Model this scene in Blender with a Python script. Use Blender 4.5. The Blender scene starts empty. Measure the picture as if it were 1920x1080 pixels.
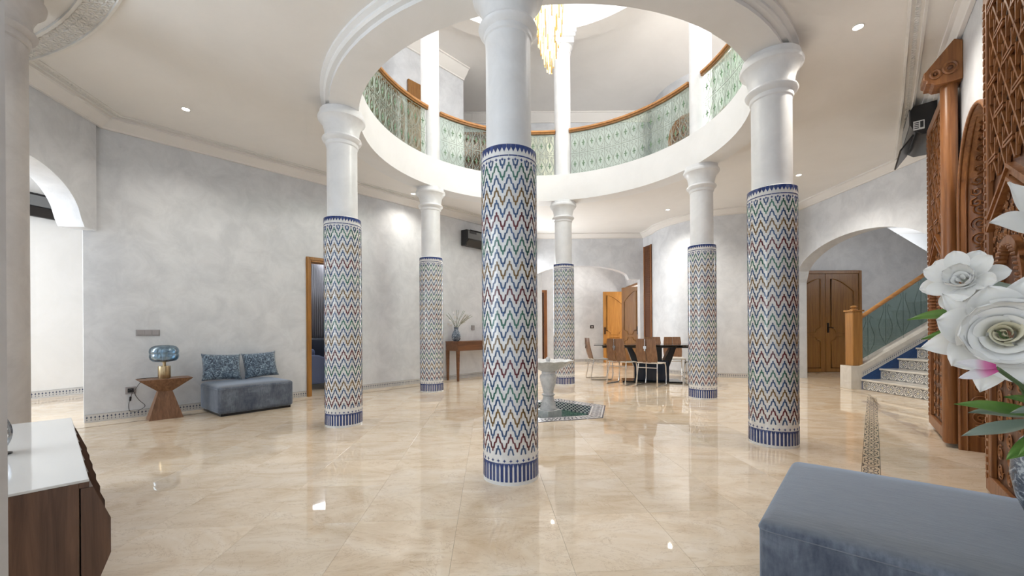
import bpy, bmesh, math, random
from math import sin, cos, pi, sqrt, atan2, radians, hypot
from mathutils import Vector, Matrix

random.seed(7)
scn = bpy.context.scene
COL = scn.collection

# ------------------------------------------------------------------ camera, world, light, exposure
EYE = 1.05
cam_d = bpy.data.cameras.new('camera')
cam_d.sensor_width = 36.0
cam_d.lens = 36.0 * 767.0 / 1920.0
cam_d.shift_y = 79.5 / 1920.0
cam_d.clip_start = 0.05
cam = bpy.data.objects.new('camera', cam_d)
COL.objects.link(cam)
cam.location = (0, 0, EYE)
cam.rotation_euler = (pi / 2, 0.0070, 0)
scn.camera = cam

scn.view_settings.view_transform = 'Standard'
scn.view_settings.look = 'None'
scn.view_settings.gamma = 1.0
scn.view_settings.use_curve_mapping = False
scn.view_settings.exposure = 1.24
cy = scn.cycles
cy.use_denoising = True
cy.use_adaptive_sampling = True
cy.adaptive_threshold = 0.07
cy.adaptive_min_samples = 12
cy.max_bounces = 7
cy.diffuse_bounces = 4
cy.glossy_bounces = 3
cy.transmission_bounces = 6
cy.transparent_max_bounces = 10
cy.caustics_reflective = False
cy.caustics_refractive = False
cy.sample_clamp_indirect = 6.0
cy.blur_glossy = 0.5

world = bpy.data.worlds.new('world')
scn.world = world
world.use_nodes = True
world.node_tree.nodes['Background'].inputs[0].default_value = (0.80, 0.90, 1.0, 1)
world.node_tree.nodes['Background'].inputs[1].default_value = 0.52

CX, CY, RC = 0.496, 5.445, 2.54          # centre of the ring of columns, its radius
TH0 = radians(258.4)
Z_CEIL, Z_RING, Z_UP, Z_UCEIL = 3.62, 3.51, 4.0, 6.82


def area(name, loc, size, power, color=(1, 1, 1), rot=(0, 0, 0), shape='RECTANGLE', size_y=None, spread=None):
    d = bpy.data.lights.new(name, 'AREA')
    d.energy = power
    d.color = color
    d.shape = shape
    d.size = size
    if size_y:
        d.size_y = size_y
    if spread:
        d.spread = spread
    o = bpy.data.objects.new(name, d)
    COL.objects.link(o)
    o.location = loc
    o.rotation_euler = rot
    return o


# daylight through the skylight above the ring, through an assumed window of the side room behind the arch,
# a window assumed in the stairwell, and the room beyond the open doors at the back; fill lights are added
area('skylight_daylight', (CX, CY, 8.3), 3.4, 56, (0.97, 0.985, 1.0), shape='DISK')
area('assumed_window_light', (-4.75, 0.55, 1.95), 3.0, 50, (0.82, 0.91, 1.0), rot=(radians(90), 0, radians(-82)), size_y=2.5)  # light of an assumed window, out of view at the near left
area('far_fill_light', (0.30, 10.62, 1.9), 1.2, 34, (0.93, 0.97, 1.0), rot=(radians(90), 0, radians(-132.4)), size_y=2.0)  # added fill through an invented window, brightens the far right of the hall
area('side_room_daylight', (-6.6, 3.2, 2.0), 2.4, 55, (0.93, 0.97, 1.0), rot=(radians(90), 0, radians(22)), size_y=2.2)  # side room window is assumed, none is built
area('stairwell_fill', (9.8, 6.6, 3.3), 1.4, 22, (0.95, 0.97, 1.0), rot=(0, radians(50), 0), size_y=1.2)  # added fill over the steps, no window is built
area('stairwell_assumed_light', (10.4, 10.35, 2.9), 1.6, 8, (0.9, 0.95, 1.0), rot=(radians(90), 0, 0), size_y=.9)  # assumed window light hidden behind the sloping wall, only the light exists
area('vestibule_daylight', (5.0, 12.2, 1.8), 1.4, 60, (1.0, 0.95, 0.88), rot=(0, radians(90), 0), size_y=2.0)
area('gallery_fill_right', (4.25, 4.27, 5.3), 1.6, 95, (1.0, 0.965, 0.92), rot=(radians(94), 0, radians(50.6)), size_y=1.6)  # added fill for the right gallery ceiling, its window is assumed, none built
area('gallery_fill_left', (-3.91, 5.89, 5.4), 1.8, 34, (1.0, 0.965, 0.92), rot=(radians(90), 0, radians(-132.4)), size_y=1.6)  # added fill for the upper gallery, no window stands here
area('vestibule_fill', (2.0, 12.3, 3.5), .5, 9, (1.0, 0.95, 0.88), size_y=.5)  # added fill that brightens the vestibule walls, no fitting there
area('left_room_daylight', (-3.9, 9.0, 2.6), 1.2, 25, (0.95, 0.97, 1.0), rot=(0, 0, 0), size_y=1.2)

# ------------------------------------------------------------------ mesh helpers


class MB:
    def __init__(s):
        s.v = []
        s.f = []
        s.uv = {}

    def poly(s, pts, uv=None):
        b = len(s.v)
        s.v += [tuple(p) for p in pts]
        s.f.append(tuple(range(b, b + len(pts))))
        if uv:
            s.uv[len(s.f) - 1] = uv
        return s

    def box(s, x0, x1, y0, y1, z0, z1):
        b = len(s.v)
        s.v += [(x0, y0, z0), (x1, y0, z0), (x1, y1, z0), (x0, y1, z0), (x0, y0, z1), (x1, y0, z1), (x1, y1, z1), (x0, y1, z1)]
        for q in ((3, 2, 1, 0), (4, 5, 6, 7), (0, 1, 5, 4), (1, 2, 6, 5), (2, 3, 7, 6), (3, 0, 4, 7)):
            s.f.append(tuple(b + i for i in q))
        return s

    def hexa(s, lo, hi):
        """solid between two loops of equal length (bottom, top)"""
        b = len(s.v)
        n = len(lo)
        s.v += [tuple(p) for p in lo] + [tuple(p) for p in hi]
        s.f.append(tuple(b + i for i in reversed(range(n))))
        s.f.append(tuple(b + n + i for i in range(n)))
        for i in range(n):
            j = (i + 1) % n
            s.f.append((b + i, b + j, b + n + j, b + n + i))
        return s

    def prism(s, poly, z0, z1):
        return s.hexa([(x, y, z0) for x, y in poly], [(x, y, z1) for x, y in poly])

    def slab_xz(s, poly, y0, y1):
        """polygon in x-z extruded along y"""
        return s.hexa([(x, y0, z) for x, z in poly], [(x, y1, z) for x, z in poly])

    def lathe(s, prof, seg=32, cx=0, cyy=0, a0=0, a1=2 * pi, fx=1, fy=1):
        full = abs(a1 - a0 - 2 * pi) < 1e-6
        n = seg if full else seg + 1
        b = len(s.v)
        for r, z in prof:
            for k in range(n):
                a = a0 + (a1 - a0) * k / seg
                s.v.append((cx + r * cos(a) * fx, cyy + r * sin(a) * fy, z))
        for i in range(len(prof) - 1):
            for k in range(seg):
                k2 = (k + 1) % n
                s.f.append((b + i * n + k, b + i * n + k2, b + (i + 1) * n + k2, b + (i + 1) * n + k))
        return s

    def tube(s, pts, r, seg=6, closed=False, caps=True):
        pts = [Vector(p) for p in pts]
        n = len(pts)
        b = len(s.v)
        up = None
        for i in range(n):
            if closed:
                t = pts[(i + 1) % n] - pts[i - 1]
            else:
                t = pts[min(i + 1, n - 1)] - pts[max(i - 1, 0)]
            if t.length < 1e-9:
                t = Vector((0, 0, 1))
            t.normalize()
            if up is None:
                a = Vector((0, 0, 1)) if abs(t.z) < .9 else Vector((1, 0, 0))
                up = (a - t * a.dot(t)).normalized()
            else:
                up = up - t * up.dot(t)
                if up.length < 1e-6:
                    a = Vector((0, 0, 1)) if abs(t.z) < .9 else Vector((1, 0, 0))
                    up = a - t * a.dot(t)
                up.normalize()
            sd = t.cross(up)
            rr = r[i] if isinstance(r, (list, tuple)) else r
            for k in range(seg):
                a = 2 * pi * k / seg
                s.v.append(tuple(pts[i] + up * (cos(a) * rr) + sd * (sin(a) * rr)))
        m = n if closed else n - 1
        for i in range(m):
            j = (i + 1) % n
            for k in range(seg):
                k2 = (k + 1) % seg
                s.f.append((b + i * seg + k, b + i * seg + k2, b + j * seg + k2, b + j * seg + k))
        if caps and not closed:
            s.f.append(tuple(b + k for k in reversed(range(seg))))
            s.f.append(tuple(b + (n - 1) * seg + k for k in range(seg)))
        return s

    def xf(s, M, start=0):
        for i in range(start, len(s.v)):
            s.v[i] = tuple(M @ Vector(s.v[i]))
        return s

    def mesh(s, name, mat=None, smooth=None, fix=True):
        me = bpy.data.meshes.new(name)
        me.from_pydata(s.v, [], s.f)
        if s.uv:
            ul = me.uv_layers.new(name='UVMap')
            for p in me.polygons:
                c = s.uv.get(p.index)
                if c:
                    for li, q in zip(p.loop_indices, c):
                        ul.data[li].uv = q
        if fix:
            bm = bmesh.new()
            bm.from_mesh(me)
            bmesh.ops.remove_doubles(bm, verts=bm.verts, dist=1e-5)
            bmesh.ops.recalc_face_normals(bm, faces=bm.faces)
            bm.to_mesh(me)
            bm.free()
        if smooth is not None:
            me.polygons.foreach_set('use_smooth', [True] * len(me.polygons))
            me.set_sharp_from_angle(angle=radians(smooth))
        if mat:
            me.materials.append(mat)
        me.update()
        return me

    def build(s, name, mat, parent=None, smooth=None, bevel=0, fix=True, segs=2):
        o = bpy.data.objects.new(name, s.mesh(name, mat, smooth, fix))
        COL.objects.link(o)
        if parent:
            o.parent = parent
        if bevel:
            m = o.modifiers.new('bevel', 'BEVEL')
            m.width = bevel
            m.segments = segs
            m.limit_method = 'ANGLE'
            m.angle_limit = radians(40)
        return o


def link(name, me, parent=None, loc=None, rz=None, mat=None):
    o = bpy.data.objects.new(name, me)
    COL.objects.link(o)
    if parent:
        o.parent = parent
    if loc:
        o.location = loc
    if rz is not None:
        o.rotation_euler = (0, 0, rz)
    if mat:
        o.material_slots[0].link = 'OBJECT'
        o.material_slots[0].material = mat
    return o


def tag(o, label, cat, group=None, kind=None):
    o['label'] = label
    o['category'] = cat
    if group:
        o['group'] = group
    if kind:
        o['kind'] = kind
    return o


def thing(name, label, cat, loc=(0, 0, 0), rz=0, group=None, kind=None):
    o = bpy.data.objects.new(name, None)
    o.empty_display_size = .1
    COL.objects.link(o)
    o.location = loc
    o.rotation_euler = (0, 0, rz)
    return tag(o, label, cat, group, kind)


def stuff(o):
    o['kind'] = 'stuff'
    return o


def copy_tree(o, parent=None):
    c = o.copy()
    COL.objects.link(c)
    c.parent = parent
    for ch in list(o.children):
        copy_tree(ch, c)
    return c


# ------------------------------------------------------------------ node helpers


class N:
    """a value socket with arithmetic"""
    def __init__(s, nt, sock):
        s.nt, s.s = nt, sock

    def op(s, o, *args):
        n = s.nt.nodes.new('ShaderNodeMath')
        n.operation = o
        for i, a in enumerate((s,) + args):
            if isinstance(a, N):
                s.nt.links.new(a.s, n.inputs[i])
            else:
                n.inputs[i].default_value = a
        return N(s.nt, n.outputs[0])

    def __add__(s, o): return s.op('ADD', o)
    def __sub__(s, o): return s.op('SUBTRACT', o)
    def __mul__(s, o): return s.op('MULTIPLY', o)
    def __truediv__(s, o): return s.op('DIVIDE', o)
    def abs(s): return s.op('ABSOLUTE')
    def fract(s): return s.op('FRACT')
    def sqrt(s): return s.op('SQRT')
    def cos(s): return s.op('COSINE')
    def lt(s, o): return s.op('LESS_THAN', o)
    def gt(s, o): return s.op('GREATER_THAN', o)
    def max(s, o): return s.op('MAXIMUM', o)
    def min(s, o): return s.op('MINIMUM', o)
    def atan2(s, o): return s.op('ARCTAN2', o)


class Mat:
    def __init__(s, name, color=(.8, .8, .8), rough=.5, metal=0.0, spec=.5, ior=1.5):
        s.m = bpy.data.materials.new(name)
        s.m.use_nodes = True
        s.nt = s.m.node_tree
        s.b = s.nt.nodes['Principled BSDF']
        s.b.inputs['Base Color'].default_value = (*color, 1)
        s.b.inputs['Roughness'].default_value = rough
        s.b.inputs['Metallic'].default_value = metal
        s.b.inputs['Specular IOR Level'].default_value = spec
        s.b.inputs['IOR'].default_value = ior

    def n(s, t, **k):
        x = s.nt.nodes.new('ShaderNode' + t)
        for a, b in k.items():
            setattr(x, a, b)
        return x

    def l(s, a, b):
        s.nt.links.new(a.s if isinstance(a, N) else a, b)

    def coord(s, which='Object', scale=(1, 1, 1), rot=(0, 0, 0), add=None):
        if which == 'Position':
            c = s.n('NewGeometry').outputs['Position']
        else:
            c = s.n('TexCoord').outputs[which]
        if add is not None:
            va = s.n('VectorMath', operation='ADD')
            s.l(c, va.inputs[0])
            s.l(add, va.inputs[1])
            c = va.outputs[0]
        mp = s.n('Mapping')
        mp.inputs['Scale'].default_value = scale
        mp.inputs['Rotation'].default_value = rot
        s.l(c, mp.inputs['Vector'])
        return mp.outputs[0]

    def noise(s, vec, scale=5, detail=4, rough=.55, dist=0.0):
        x = s.n('TexNoise')
        x.inputs['Scale'].default_value = scale
        x.inputs['Detail'].default_value = detail
        x.inputs['Roughness'].default_value = rough
        x.inputs['Distortion'].default_value = dist
        if vec is not None:
            s.l(vec, x.inputs['Vector'])
        return N(s.nt, x.outputs['Fac'])

    def ramp(s, fac, stops):
        r = s.n('ValToRGB')
        e = r.color_ramp.elements
        while len(e) < len(stops):
            e.new(.5)
        for el, (p, c) in zip(e, stops):
            el.position = p
            el.color = (*c, 1) if len(c) == 3 else c
        s.l(fac, r.inputs[0])
        return r.outputs[0]

    def mix(s, fac, a, b, blend='MIX'):
        x = s.n('MixRGB', blend_type=blend)
        for i, q in enumerate((fac, a, b)):
            if isinstance(q, N):
                s.l(q.s, x.inputs[i])
            elif isinstance(q, (int, float)):
                x.inputs[i].default_value = q
            elif isinstance(q, tuple):
                x.inputs[i].default_value = (*q, 1)
            else:
                s.l(q, x.inputs[i])
        return x.outputs[0]

    def color(s, sock):
        s.l(sock, s.b.inputs['Base Color'])
        return s

    def bump(s, h, strength=.2, dist=.01):
        x = s.n('Bump')
        x.inputs['Strength'].default_value = strength
        x.inputs['Distance'].default_value = dist
        s.l(h, x.inputs['Height'])
        s.l(x.outputs[0], s.b.inputs['Normal'])
        return s

    def rough(s, sock):
        s.l(sock, s.b.inputs['Roughness'])
        return s

    def rmap(s, fac, lo, hi):
        x = s.n('MapRange')
        x.inputs['To Min'].default_value = lo
        x.inputs['To Max'].default_value = hi
        s.l(fac, x.inputs['Value'])
        return N(s.nt, x.outputs[0])

    def uv(s, su=1, sv=1):
        c = s.n('UVMap')
        sp = s.n('SeparateXYZ')
        s.l(c.outputs[0], sp.inputs[0])
        return N(s.nt, sp.outputs[0]) * su, N(s.nt, sp.outputs[1]) * sv


M = {}


def plaster(name, c0, c1, r0=.32, r1=.5, sc=1.6, bump=.08):
    m = Mat(name, c0)
    v = m.coord('Position')
    a = m.noise(v, sc, 8, .68, .55)
    m.color(m.ramp(a, [(.36, c0), (.62, c1)]))
    m.rough(m.rmap(m.noise(v, sc * 3.1, 4, .6, .8), r0, r1))
    m.bump(m.noise(v, 22, 4, .6, 1.5), bump, .004)
    M[name] = m.m


plaster('wall', (.62, .64, .675), (.735, .755, .79), .26, .52, 3.2, .14)
plaster('ceiling', (.80, .775, .745), (.84, .815, .785), .55, .65, .8, .02)
plaster('ringplaster', (.78, .775, .765), (.82, .815, .81), .42, .55, 1.4, .05)
plaster('shaft', (.75, .755, .765), (.82, .825, .835), .22, .42, 4.0, .10)
plaster('pier', (.47, .44, .425), (.565, .535, .515), .4, .55, 3.0, .06)  # darker copy of the plaster, the left column's shade put into the colour
plaster('carved_plaster', (.74, .72, .69), (.80, .78, .75), .6, .7, 6, .03)

# polished cream marble
m = Mat('marble', (.8, .68, .52), .05, ior=1.58)
oi = m.n('ObjectInfo')
gi = m.n('NewGeometry')
rnd = N(m.nt, oi.outputs['Random']) + N(m.nt, gi.outputs['Random Per Island'])
off = m.n('CombineXYZ')
m.l(rnd * 31.0, off.inputs[0])
m.l(rnd * 17.0, off.inputs[1])
v = m.coord('Position', scale=(1, 1.9, 1), rot=(0, 0, .4), add=off.outputs[0])
base = m.ramp(m.noise(v, 1.7, 7, .62, 1.4), [(.30, (.68, .525, .36)), (.5, (.80, .665, .505)), (.70, (.865, .755, .625))])
vein = m.noise(v, 2.3, 8, .7, 2.2)
vn = (vein - .5).abs().lt(.006)
v2 = m.noise(v, 5.2, 6, .6, 1.5)
vn2 = (v2 - .47).abs().lt(.007)
c = m.mix(vn * .42, base, (.42, .27, .15))
c = m.mix(vn2 * .10, c, (.46, .31, .18))
br = (rnd.fract() - .5) * .13 + 1.0
cc = m.n('CombineXYZ')
for i in range(3):
    m.l(br, cc.inputs[i])
m.color(m.mix(1.0, c, cc.outputs[0], 'MULTIPLY'))
m.rough(m.rmap(m.noise(v, 9, 3), .012, .035))
M['marble'] = m.m
M['grout'] = Mat('grout', (.60, .48, .36), .6).m

# glazed tiles


def glaze(name, col, var=.35, rough=.13):
    m = Mat(name, col, rough)
    v = m.coord('Position')
    d = tuple(x * (1 - var) for x in col)
    e = tuple(min(1, x * (1 + var)) for x in col)
    g = m.n('NewGeometry')
    f = m.noise(v, 40, 2) * .5 + N(m.nt, g.outputs['Random Per Island']) * .5
    gr = tuple(.5 * q + .5 * .42 for q in e)
    m.color(m.ramp(f, [(.2, d), (.55, col), (.78, e), (.9, gr)]))
    m.bump(m.noise(v, 60, 2), .12, .003)
    M[name] = m.m


m = Mat('tile_white', (.74, .73, .71), .10)
v = m.coord('Position')
m.color(m.ramp(m.noise(v, 14, 4), [(.3, (.70, .695, .69)), (.7, (.83, .825, .81))]))
m.bump(m.noise(v, 55, 2), .16, .004)
M['tile_white'] = m.m
glaze('tile_blue', (.055, .105, .215), .45)
glaze('tile_navy', (.03, .055, .19), .3)
glaze('tile_green', (.06, .17, .135), .4)
glaze('tile_brown', (.195, .12, .05), .4)
glaze('tile_red', (.135, .032, .042), .4)
glaze('tile_deepblue', (.02, .07, .22), .3, .15)

# patterned ceramic (flat glazed print) in uv cells
def star_tile(name, pale, dark, dot=None, rough=.15, rep=1.0):
    m = Mat(name, pale, rough)
    u, w = m.uv(rep, rep)
    x = u.fract() - .5
    y = w.fract() - .5
    r = (x * x + y * y).sqrt()
    t = y.atan2(x)
    k = (t * 8.0).cos() * .05
    ring = (r - k).gt(.15) * (r - k).lt(.215)
    ring2 = (r + k).gt(.33) * (r + k).lt(.385)
    spoke = ((t * 8.0).cos()).gt(.72) * r.gt(.2) * r.lt(.36)
    cx_ = x.abs() - .5
    cy_ = y.abs() - .5
    rc = (cx_ * cx_ + cy_ * cy_).sqrt()
    corner = rc.gt(.09) * rc.lt(.15)
    edge = (x.abs().max(y.abs())).gt(.475)
    mask = ring.max(ring2).max(spoke).max(corner).max(edge)
    c = m.mix(mask, pale, dark)
    if dot:
        c = m.mix(r.lt(.09), c, dot)
    m.color(c)
    M[name] = m.m


star_tile('star_tile', (.70, .69, .66), (.035, .045, .075), (.62, .56, .36))
star_tile('floor_mosaic', (.66, .53, .38), (.05, .04, .035), None, .1)

m = Mat('skirting_tile', (.5, .5, .5), .2)
u, w = m.uv(3, 1)
u = u.fract()
x = (u - .5).abs()
y = (w - .62).abs()
star = (x.sqrt() + (y * 1.5).sqrt()).lt(.66).max((x * 1.0 + y * 1.6).lt(.17))
y2 = (w - .30).abs()
dia = (x * .55 + y2 * 1.0).lt(.085)
bord = w.gt(.93)
c = m.mix(m.noise(m.coord('Position'), 8, 3), (.50, .495, .49), (.66, .65, .64))
c = m.mix(star.max(dia), c, (.03, .045, .10))
c = m.mix(bord * .35, c, (.2, .2, .22))
m.color(c)
M['skirting_tile'] = m.m

m = Mat('pool_lattice', (.7, .7, .68), .2)
u, w = m.uv(9, 3)
a = ((u + w).fract() - .5).abs()
b = ((u - w).fract() - .5).abs()
m.color(m.mix(a.gt(.33).max(b.gt(.33)), (.05, .055, .09), (.74, .73, .70)))
M['pool_lattice'] = m.m
m = Mat('pool_rim', (.7, .68, .66), .2)
u, w = m.uv(14, 1)
z = ((u + w * 1.6).fract() - .5).abs()
z2 = ((u - w * 1.6).fract() - .5).abs()
lines = z.lt(.14).max(z2.lt(.14)) * (w - .5).abs().lt(.33)
edge = ((w - .5).abs()).gt(.43)
m.color(m.mix(lines.max(edge), (.66, .64, .62), (.06, .055, .09)))
M['pool_rim'] = m.m
m = Mat('pool_water', (.02, .10, .07), .03)
m.color(m.ramp(m.noise(m.coord('Position'), 14, 4), [(.35, (.012, .06, .04)), (.65, (.05, .19, .13))]))
m.bump(m.noise(m.coord('Position'), 30, 2), .3, .01)
M['pool_water'] = m.m

# woods


def wood(name, dark, light, axis=2, scale=6, rough=.4, stretch=17, coord='Object', bump=.06):
    m = Mat(name, light, rough)
    sc = [stretch] * 3
    sc[axis] = 1
    v = m.coord(coord, scale=tuple(sc))
    a = m.noise(v, scale * .25, 6, .62, .6)
    m.color(m.ramp(a, [(.3, dark), (.52, tuple((x + y) / 2 for x, y in zip(dark, light))), (.72, light)]))
    m.rough(m.rmap(a, rough + .08, rough - .08))
    m.bump(a, bump, .004)
    M[name] = m.m


wood('carved_wood', (.165, .057, .017), (.36, .148, .047), 2, 8, .36)
wood('carved_dark', (.075, .025, .008), (.16, .056, .018), 2, 8, .5)
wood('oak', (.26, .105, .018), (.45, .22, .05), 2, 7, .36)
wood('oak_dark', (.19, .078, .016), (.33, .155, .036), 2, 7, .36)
wood('rail_wood', (.36, .15, .04), (.58, .29, .10), 0, 5, .35)
wood('walnut', (.060, .027, .015), (.165, .083, .048), 2, 8, .36)
wood('walnut_table', (.125, .055, .026), (.30, .155, .082), 2, 9, .4)
wood('console_wood', (.10, .035, .012), (.23, .095, .036), 0, 8, .38)
wood('chair_wood', (.155, .072, .034), (.33, .175, .09), 2, 9, .36)

# fabrics
m = Mat('velvet', (.1, .13, .18), .75)
v = m.coord('Object', scale=(1, 1, 1))
a = m.noise(v, 5.0, 7, .68, .5)
b = m.noise(m.coord('Object', scale=(14, 14, 3)), 5, 4, .6)
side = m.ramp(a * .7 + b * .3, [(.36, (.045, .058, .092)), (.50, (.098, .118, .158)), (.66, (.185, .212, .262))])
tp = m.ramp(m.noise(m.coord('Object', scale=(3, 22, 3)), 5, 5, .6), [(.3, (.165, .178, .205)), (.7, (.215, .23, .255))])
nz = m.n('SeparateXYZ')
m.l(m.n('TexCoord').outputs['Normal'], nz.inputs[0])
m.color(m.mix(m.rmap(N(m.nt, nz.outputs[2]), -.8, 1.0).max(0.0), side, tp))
m.b.inputs['Sheen Weight'].default_value = .85
m.b.inputs['Sheen Roughness'].default_value = .35
m.b.inputs['Sheen Tint'].default_value = (.62, .74, .92, 1)
m.bump(m.noise(v, 160, 3), .25, .003)
M['velvet'] = m.m
m = Mat('crushed_velvet', (.1, .15, .22), .5)
v = m.coord('Object')
a = m.noise(v, 15, 5, .62, 3.2)
m.color(m.ramp(a, [(.38, (.012, .026, .055)), (.5, (.07, .12, .185)), (.62, (.30, .40, .50))]))
m.b.inputs['Sheen Weight'].default_value = .5
m.bump(a, .6, .012)
M['crushed_velvet'] = m.m
m = Mat('curtain', (.42, .42, .46), .8)
M['curtain'] = m.m
M['sofa_blue'] = Mat('sofa_blue', (.10, .13, .24), .8).m
M['navy'] = Mat('navy', (.012, .018, .035), .6).m

M['black_plastic'] = Mat('black_plastic', (.010, .010, .012), .3).m
M['dark_plastic'] = Mat('dark_plastic', (.04, .04, .045), .25).m
M['grey_panel'] = Mat('grey_panel', (.16, .165, .17), .3).m
M['switch_grey'] = Mat('switch_grey', (.36, .34, .35), .35).m
M['paper'] = Mat('paper', (.8, .8, .8), .6).m
M['ink'] = Mat('ink', (.03, .03, .03), .6).m
M['chrome'] = Mat('chrome', (.72, .70, .68), .16, 1.0).m
M['iron'] = Mat('iron', (.33, .385, .33), .45).m
M['iron_leaf'] = Mat('iron_leaf', (.20, .31, .20), .45).m
M['door_iron'] = Mat('door_iron', (.03, .022, .018), .4, .6).m
m = Mat('brass', (.55, .42, .25), .28, 1.0)
a = m.noise(m.coord('Object', scale=(60, 60, 1)), 3, 3)
m.rough(m.rmap(a, .2, .4))
M['brass'] = m.m
M['white_gloss'] = Mat('white_gloss', (.72, .72, .71), .06).m
M['white_seat'] = Mat('white_seat', (.70, .66, .60), .5).m
M['black_glass'] = Mat('black_glass', (.008, .010, .014), .06).m
M['navy_gloss'] = Mat('navy_gloss', (.012, .022, .045), .12).m
m = Mat('fountain_marble', (.70, .70, .69), .35)
m.color(m.ramp(m.noise(m.coord('Object'), 9, 6, .65, 1.6), [(.34, (.55, .555, .56)), (.6, (.76, .755, .75))]))
M['fountain_marble'] = m.m
m = Mat('step_marble', (.68, .64, .58), .15)
m.color(m.ramp(m.noise(m.coord('Position'), 4, 6, .6, 1), [(.3, (.60, .56, .50)), (.7, (.74, .71, .66))]))
M['step_marble'] = m.m


def clear_glass(name, tint, gloss=.12, refl=(1, 1, 1)):
    m = bpy.data.materials.new(name)
    m.use_nodes = True
    nt = m.node_tree
    nt.nodes.clear()
    out = nt.nodes.new('ShaderNodeOutputMaterial')
    tr = nt.nodes.new('ShaderNodeBsdfTransparent')
    tr.inputs[0].default_value = (*tint, 1)
    gl = nt.nodes.new('ShaderNodeBsdfGlossy')
    gl.inputs['Roughness'].default_value = .03
    gl.inputs['Color'].default_value = (*refl, 1)
    lw = nt.nodes.new('ShaderNodeLayerWeight')
    lw.inputs[0].default_value = .25
    mm = nt.nodes.new('ShaderNodeMath')
    mm.operation = 'MULTIPLY_ADD'
    mm.inputs[1].default_value = .6
    mm.inputs[2].default_value = gloss * .4
    nt.links.new(lw.outputs['Fresnel'], mm.inputs[0])
    mx = nt.nodes.new('ShaderNodeMixShader')
    nt.links.new(mm.outputs[0], mx.inputs[0])
    nt.links.new(tr.outputs[0], mx.inputs[1])
    nt.links.new(gl.outputs[0], mx.inputs[2])
    nt.links.new(mx.outputs[0], out.inputs[0])
    M[name] = m


clear_glass('rail_glass', (.92, .975, .92))
clear_glass('stair_glass', (.56, .66, .64))
clear_glass('lamp_glass', (.60, .74, .83), .3)
clear_glass('dark_glass', (.25, .27, .30), .5)


def emit(name, col, strength):
    m = Mat(name, col, .4)
    m.b.inputs['Emission Color'].default_value = (*col, 1)
    m.b.inputs['Emission Strength'].default_value = strength
    M[name] = m.m


emit('lamp_lens', (1.0, .97, .9), 20)
emit('crystal', (1.0, .82, .50), .30)
emit('crystal_core', (1.0, .88, .66), 1.6)
M['gold'] = Mat('gold', (.75, .52, .22), .2, 1.0).m
M['bulb'] = Mat('bulb', (.82, .84, .86), .3).m

# flower materials
m = Mat('petal_white', (.90, .885, .85), .55)
m.b.inputs['Subsurface Weight'].default_value = .15
m.b.inputs['Subsurface Radius'].default_value = (.02, .02, .015)
M['petal_white'] = m.m
m = Mat('petal_cream', (.86, .82, .66), .55)
M['petal_cream'] = m.m
m = Mat('petal_pink', (.8, .5, .6), .5)
u, w = m.uv()
m.color(m.ramp(w, [(.0, (.55, .03, .22)), (.28, (.70, .22, .42)), (.55, (.80, .76, .77))]))
M['petal_pink'] = m.m
m = Mat('leaf', (.1, .25, .05), .45)
m.color(m.ramp(m.noise(m.coord('Object'), 6, 3), [(.3, (.07, .19, .04)), (.7, (.24, .44, .09))]))
M['leaf'] = m.m
M['leaf_grey'] = Mat('leaf_grey', (.30, .36, .30), .5).m
m = Mat('vase_glaze', (.1, .13, .18), .15)
a = m.noise(m.coord('Object', scale=(1, 1, 1.6)), 22, 6, .7, 1.8)
m.color(m.ramp(a, [(.40, (.045, .065, .10)), (.52, (.13, .165, .22)), (.62, (.48, .54, .60))]))
m.bump(a, .5, .008)
M['vase_glaze'] = m.m
M['stem'] = Mat('stem', (.10, .16, .06), .6).m
M['dry_plume'] = Mat('dry_plume', (.45, .43, .36), .8).m
M['orchid'] = Mat('orchid', (.74, .72, .70), .6).m

# ------------------------------------------------------------------ plan of the place
LW0, LD = Vector((-4.97, 4.82)), Vector((.674, .739))          # left wall line
LN = Vector((.739, -.674))                                     # into the hall
RW0, RD = Vector((3.046, 2.652)), Vector((.634, .773))         # face of the carved leaves on the right
RN = Vector((-.773, .634))                                     # into the hall
def lw(s, o=0): return LW0 + LD * s + LN * o
def rw(s, o=0): return RW0 + RD * s + RN * o


RECT = (-10.5, 12.0, -0.9, 15.0)


def rect_hit(a):
    dx, dy = cos(a), sin(a)
    t = 1e9
    if dx > 1e-9: t = min(t, (RECT[1] - CX) / dx)
    if dx < -1e-9: t = min(t, (RECT[0] - CX) / dx)
    if dy > 1e-9: t = min(t, (RECT[3] - CY) / dy)
    if dy < -1e-9: t = min(t, (RECT[2] - CY) / dy)
    return CX + dx * t, CY + dy * t


def plate_with_hole(r, z0, z1):
    """a rectangular plate with a round hole about the ring's centre"""
    b = MB()
    angs = sorted([2 * pi * k / 96 for k in range(96)] + [atan2(yy - CY, xx - CX) % (2 * pi) for xx in RECT[:2] for yy in RECT[2:]])
    n = len(angs)
    for z in (z0, z1):
        for a in angs:
            b.v.append((CX + r * cos(a), CY + r * sin(a), z))
        for a in angs:
            b.v.append((*rect_hit(a), z))
    for i in range(n):
        j = (i + 1) % n
        b.f += [(i, j, n + j, n + i), (2 * n + i, 2 * n + j, 3 * n + j, 3 * n + i), (i, j, 2 * n + j, 2 * n + i), (n + i, n + j, 3 * n + j, 3 * n + i)]
    return b


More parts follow.
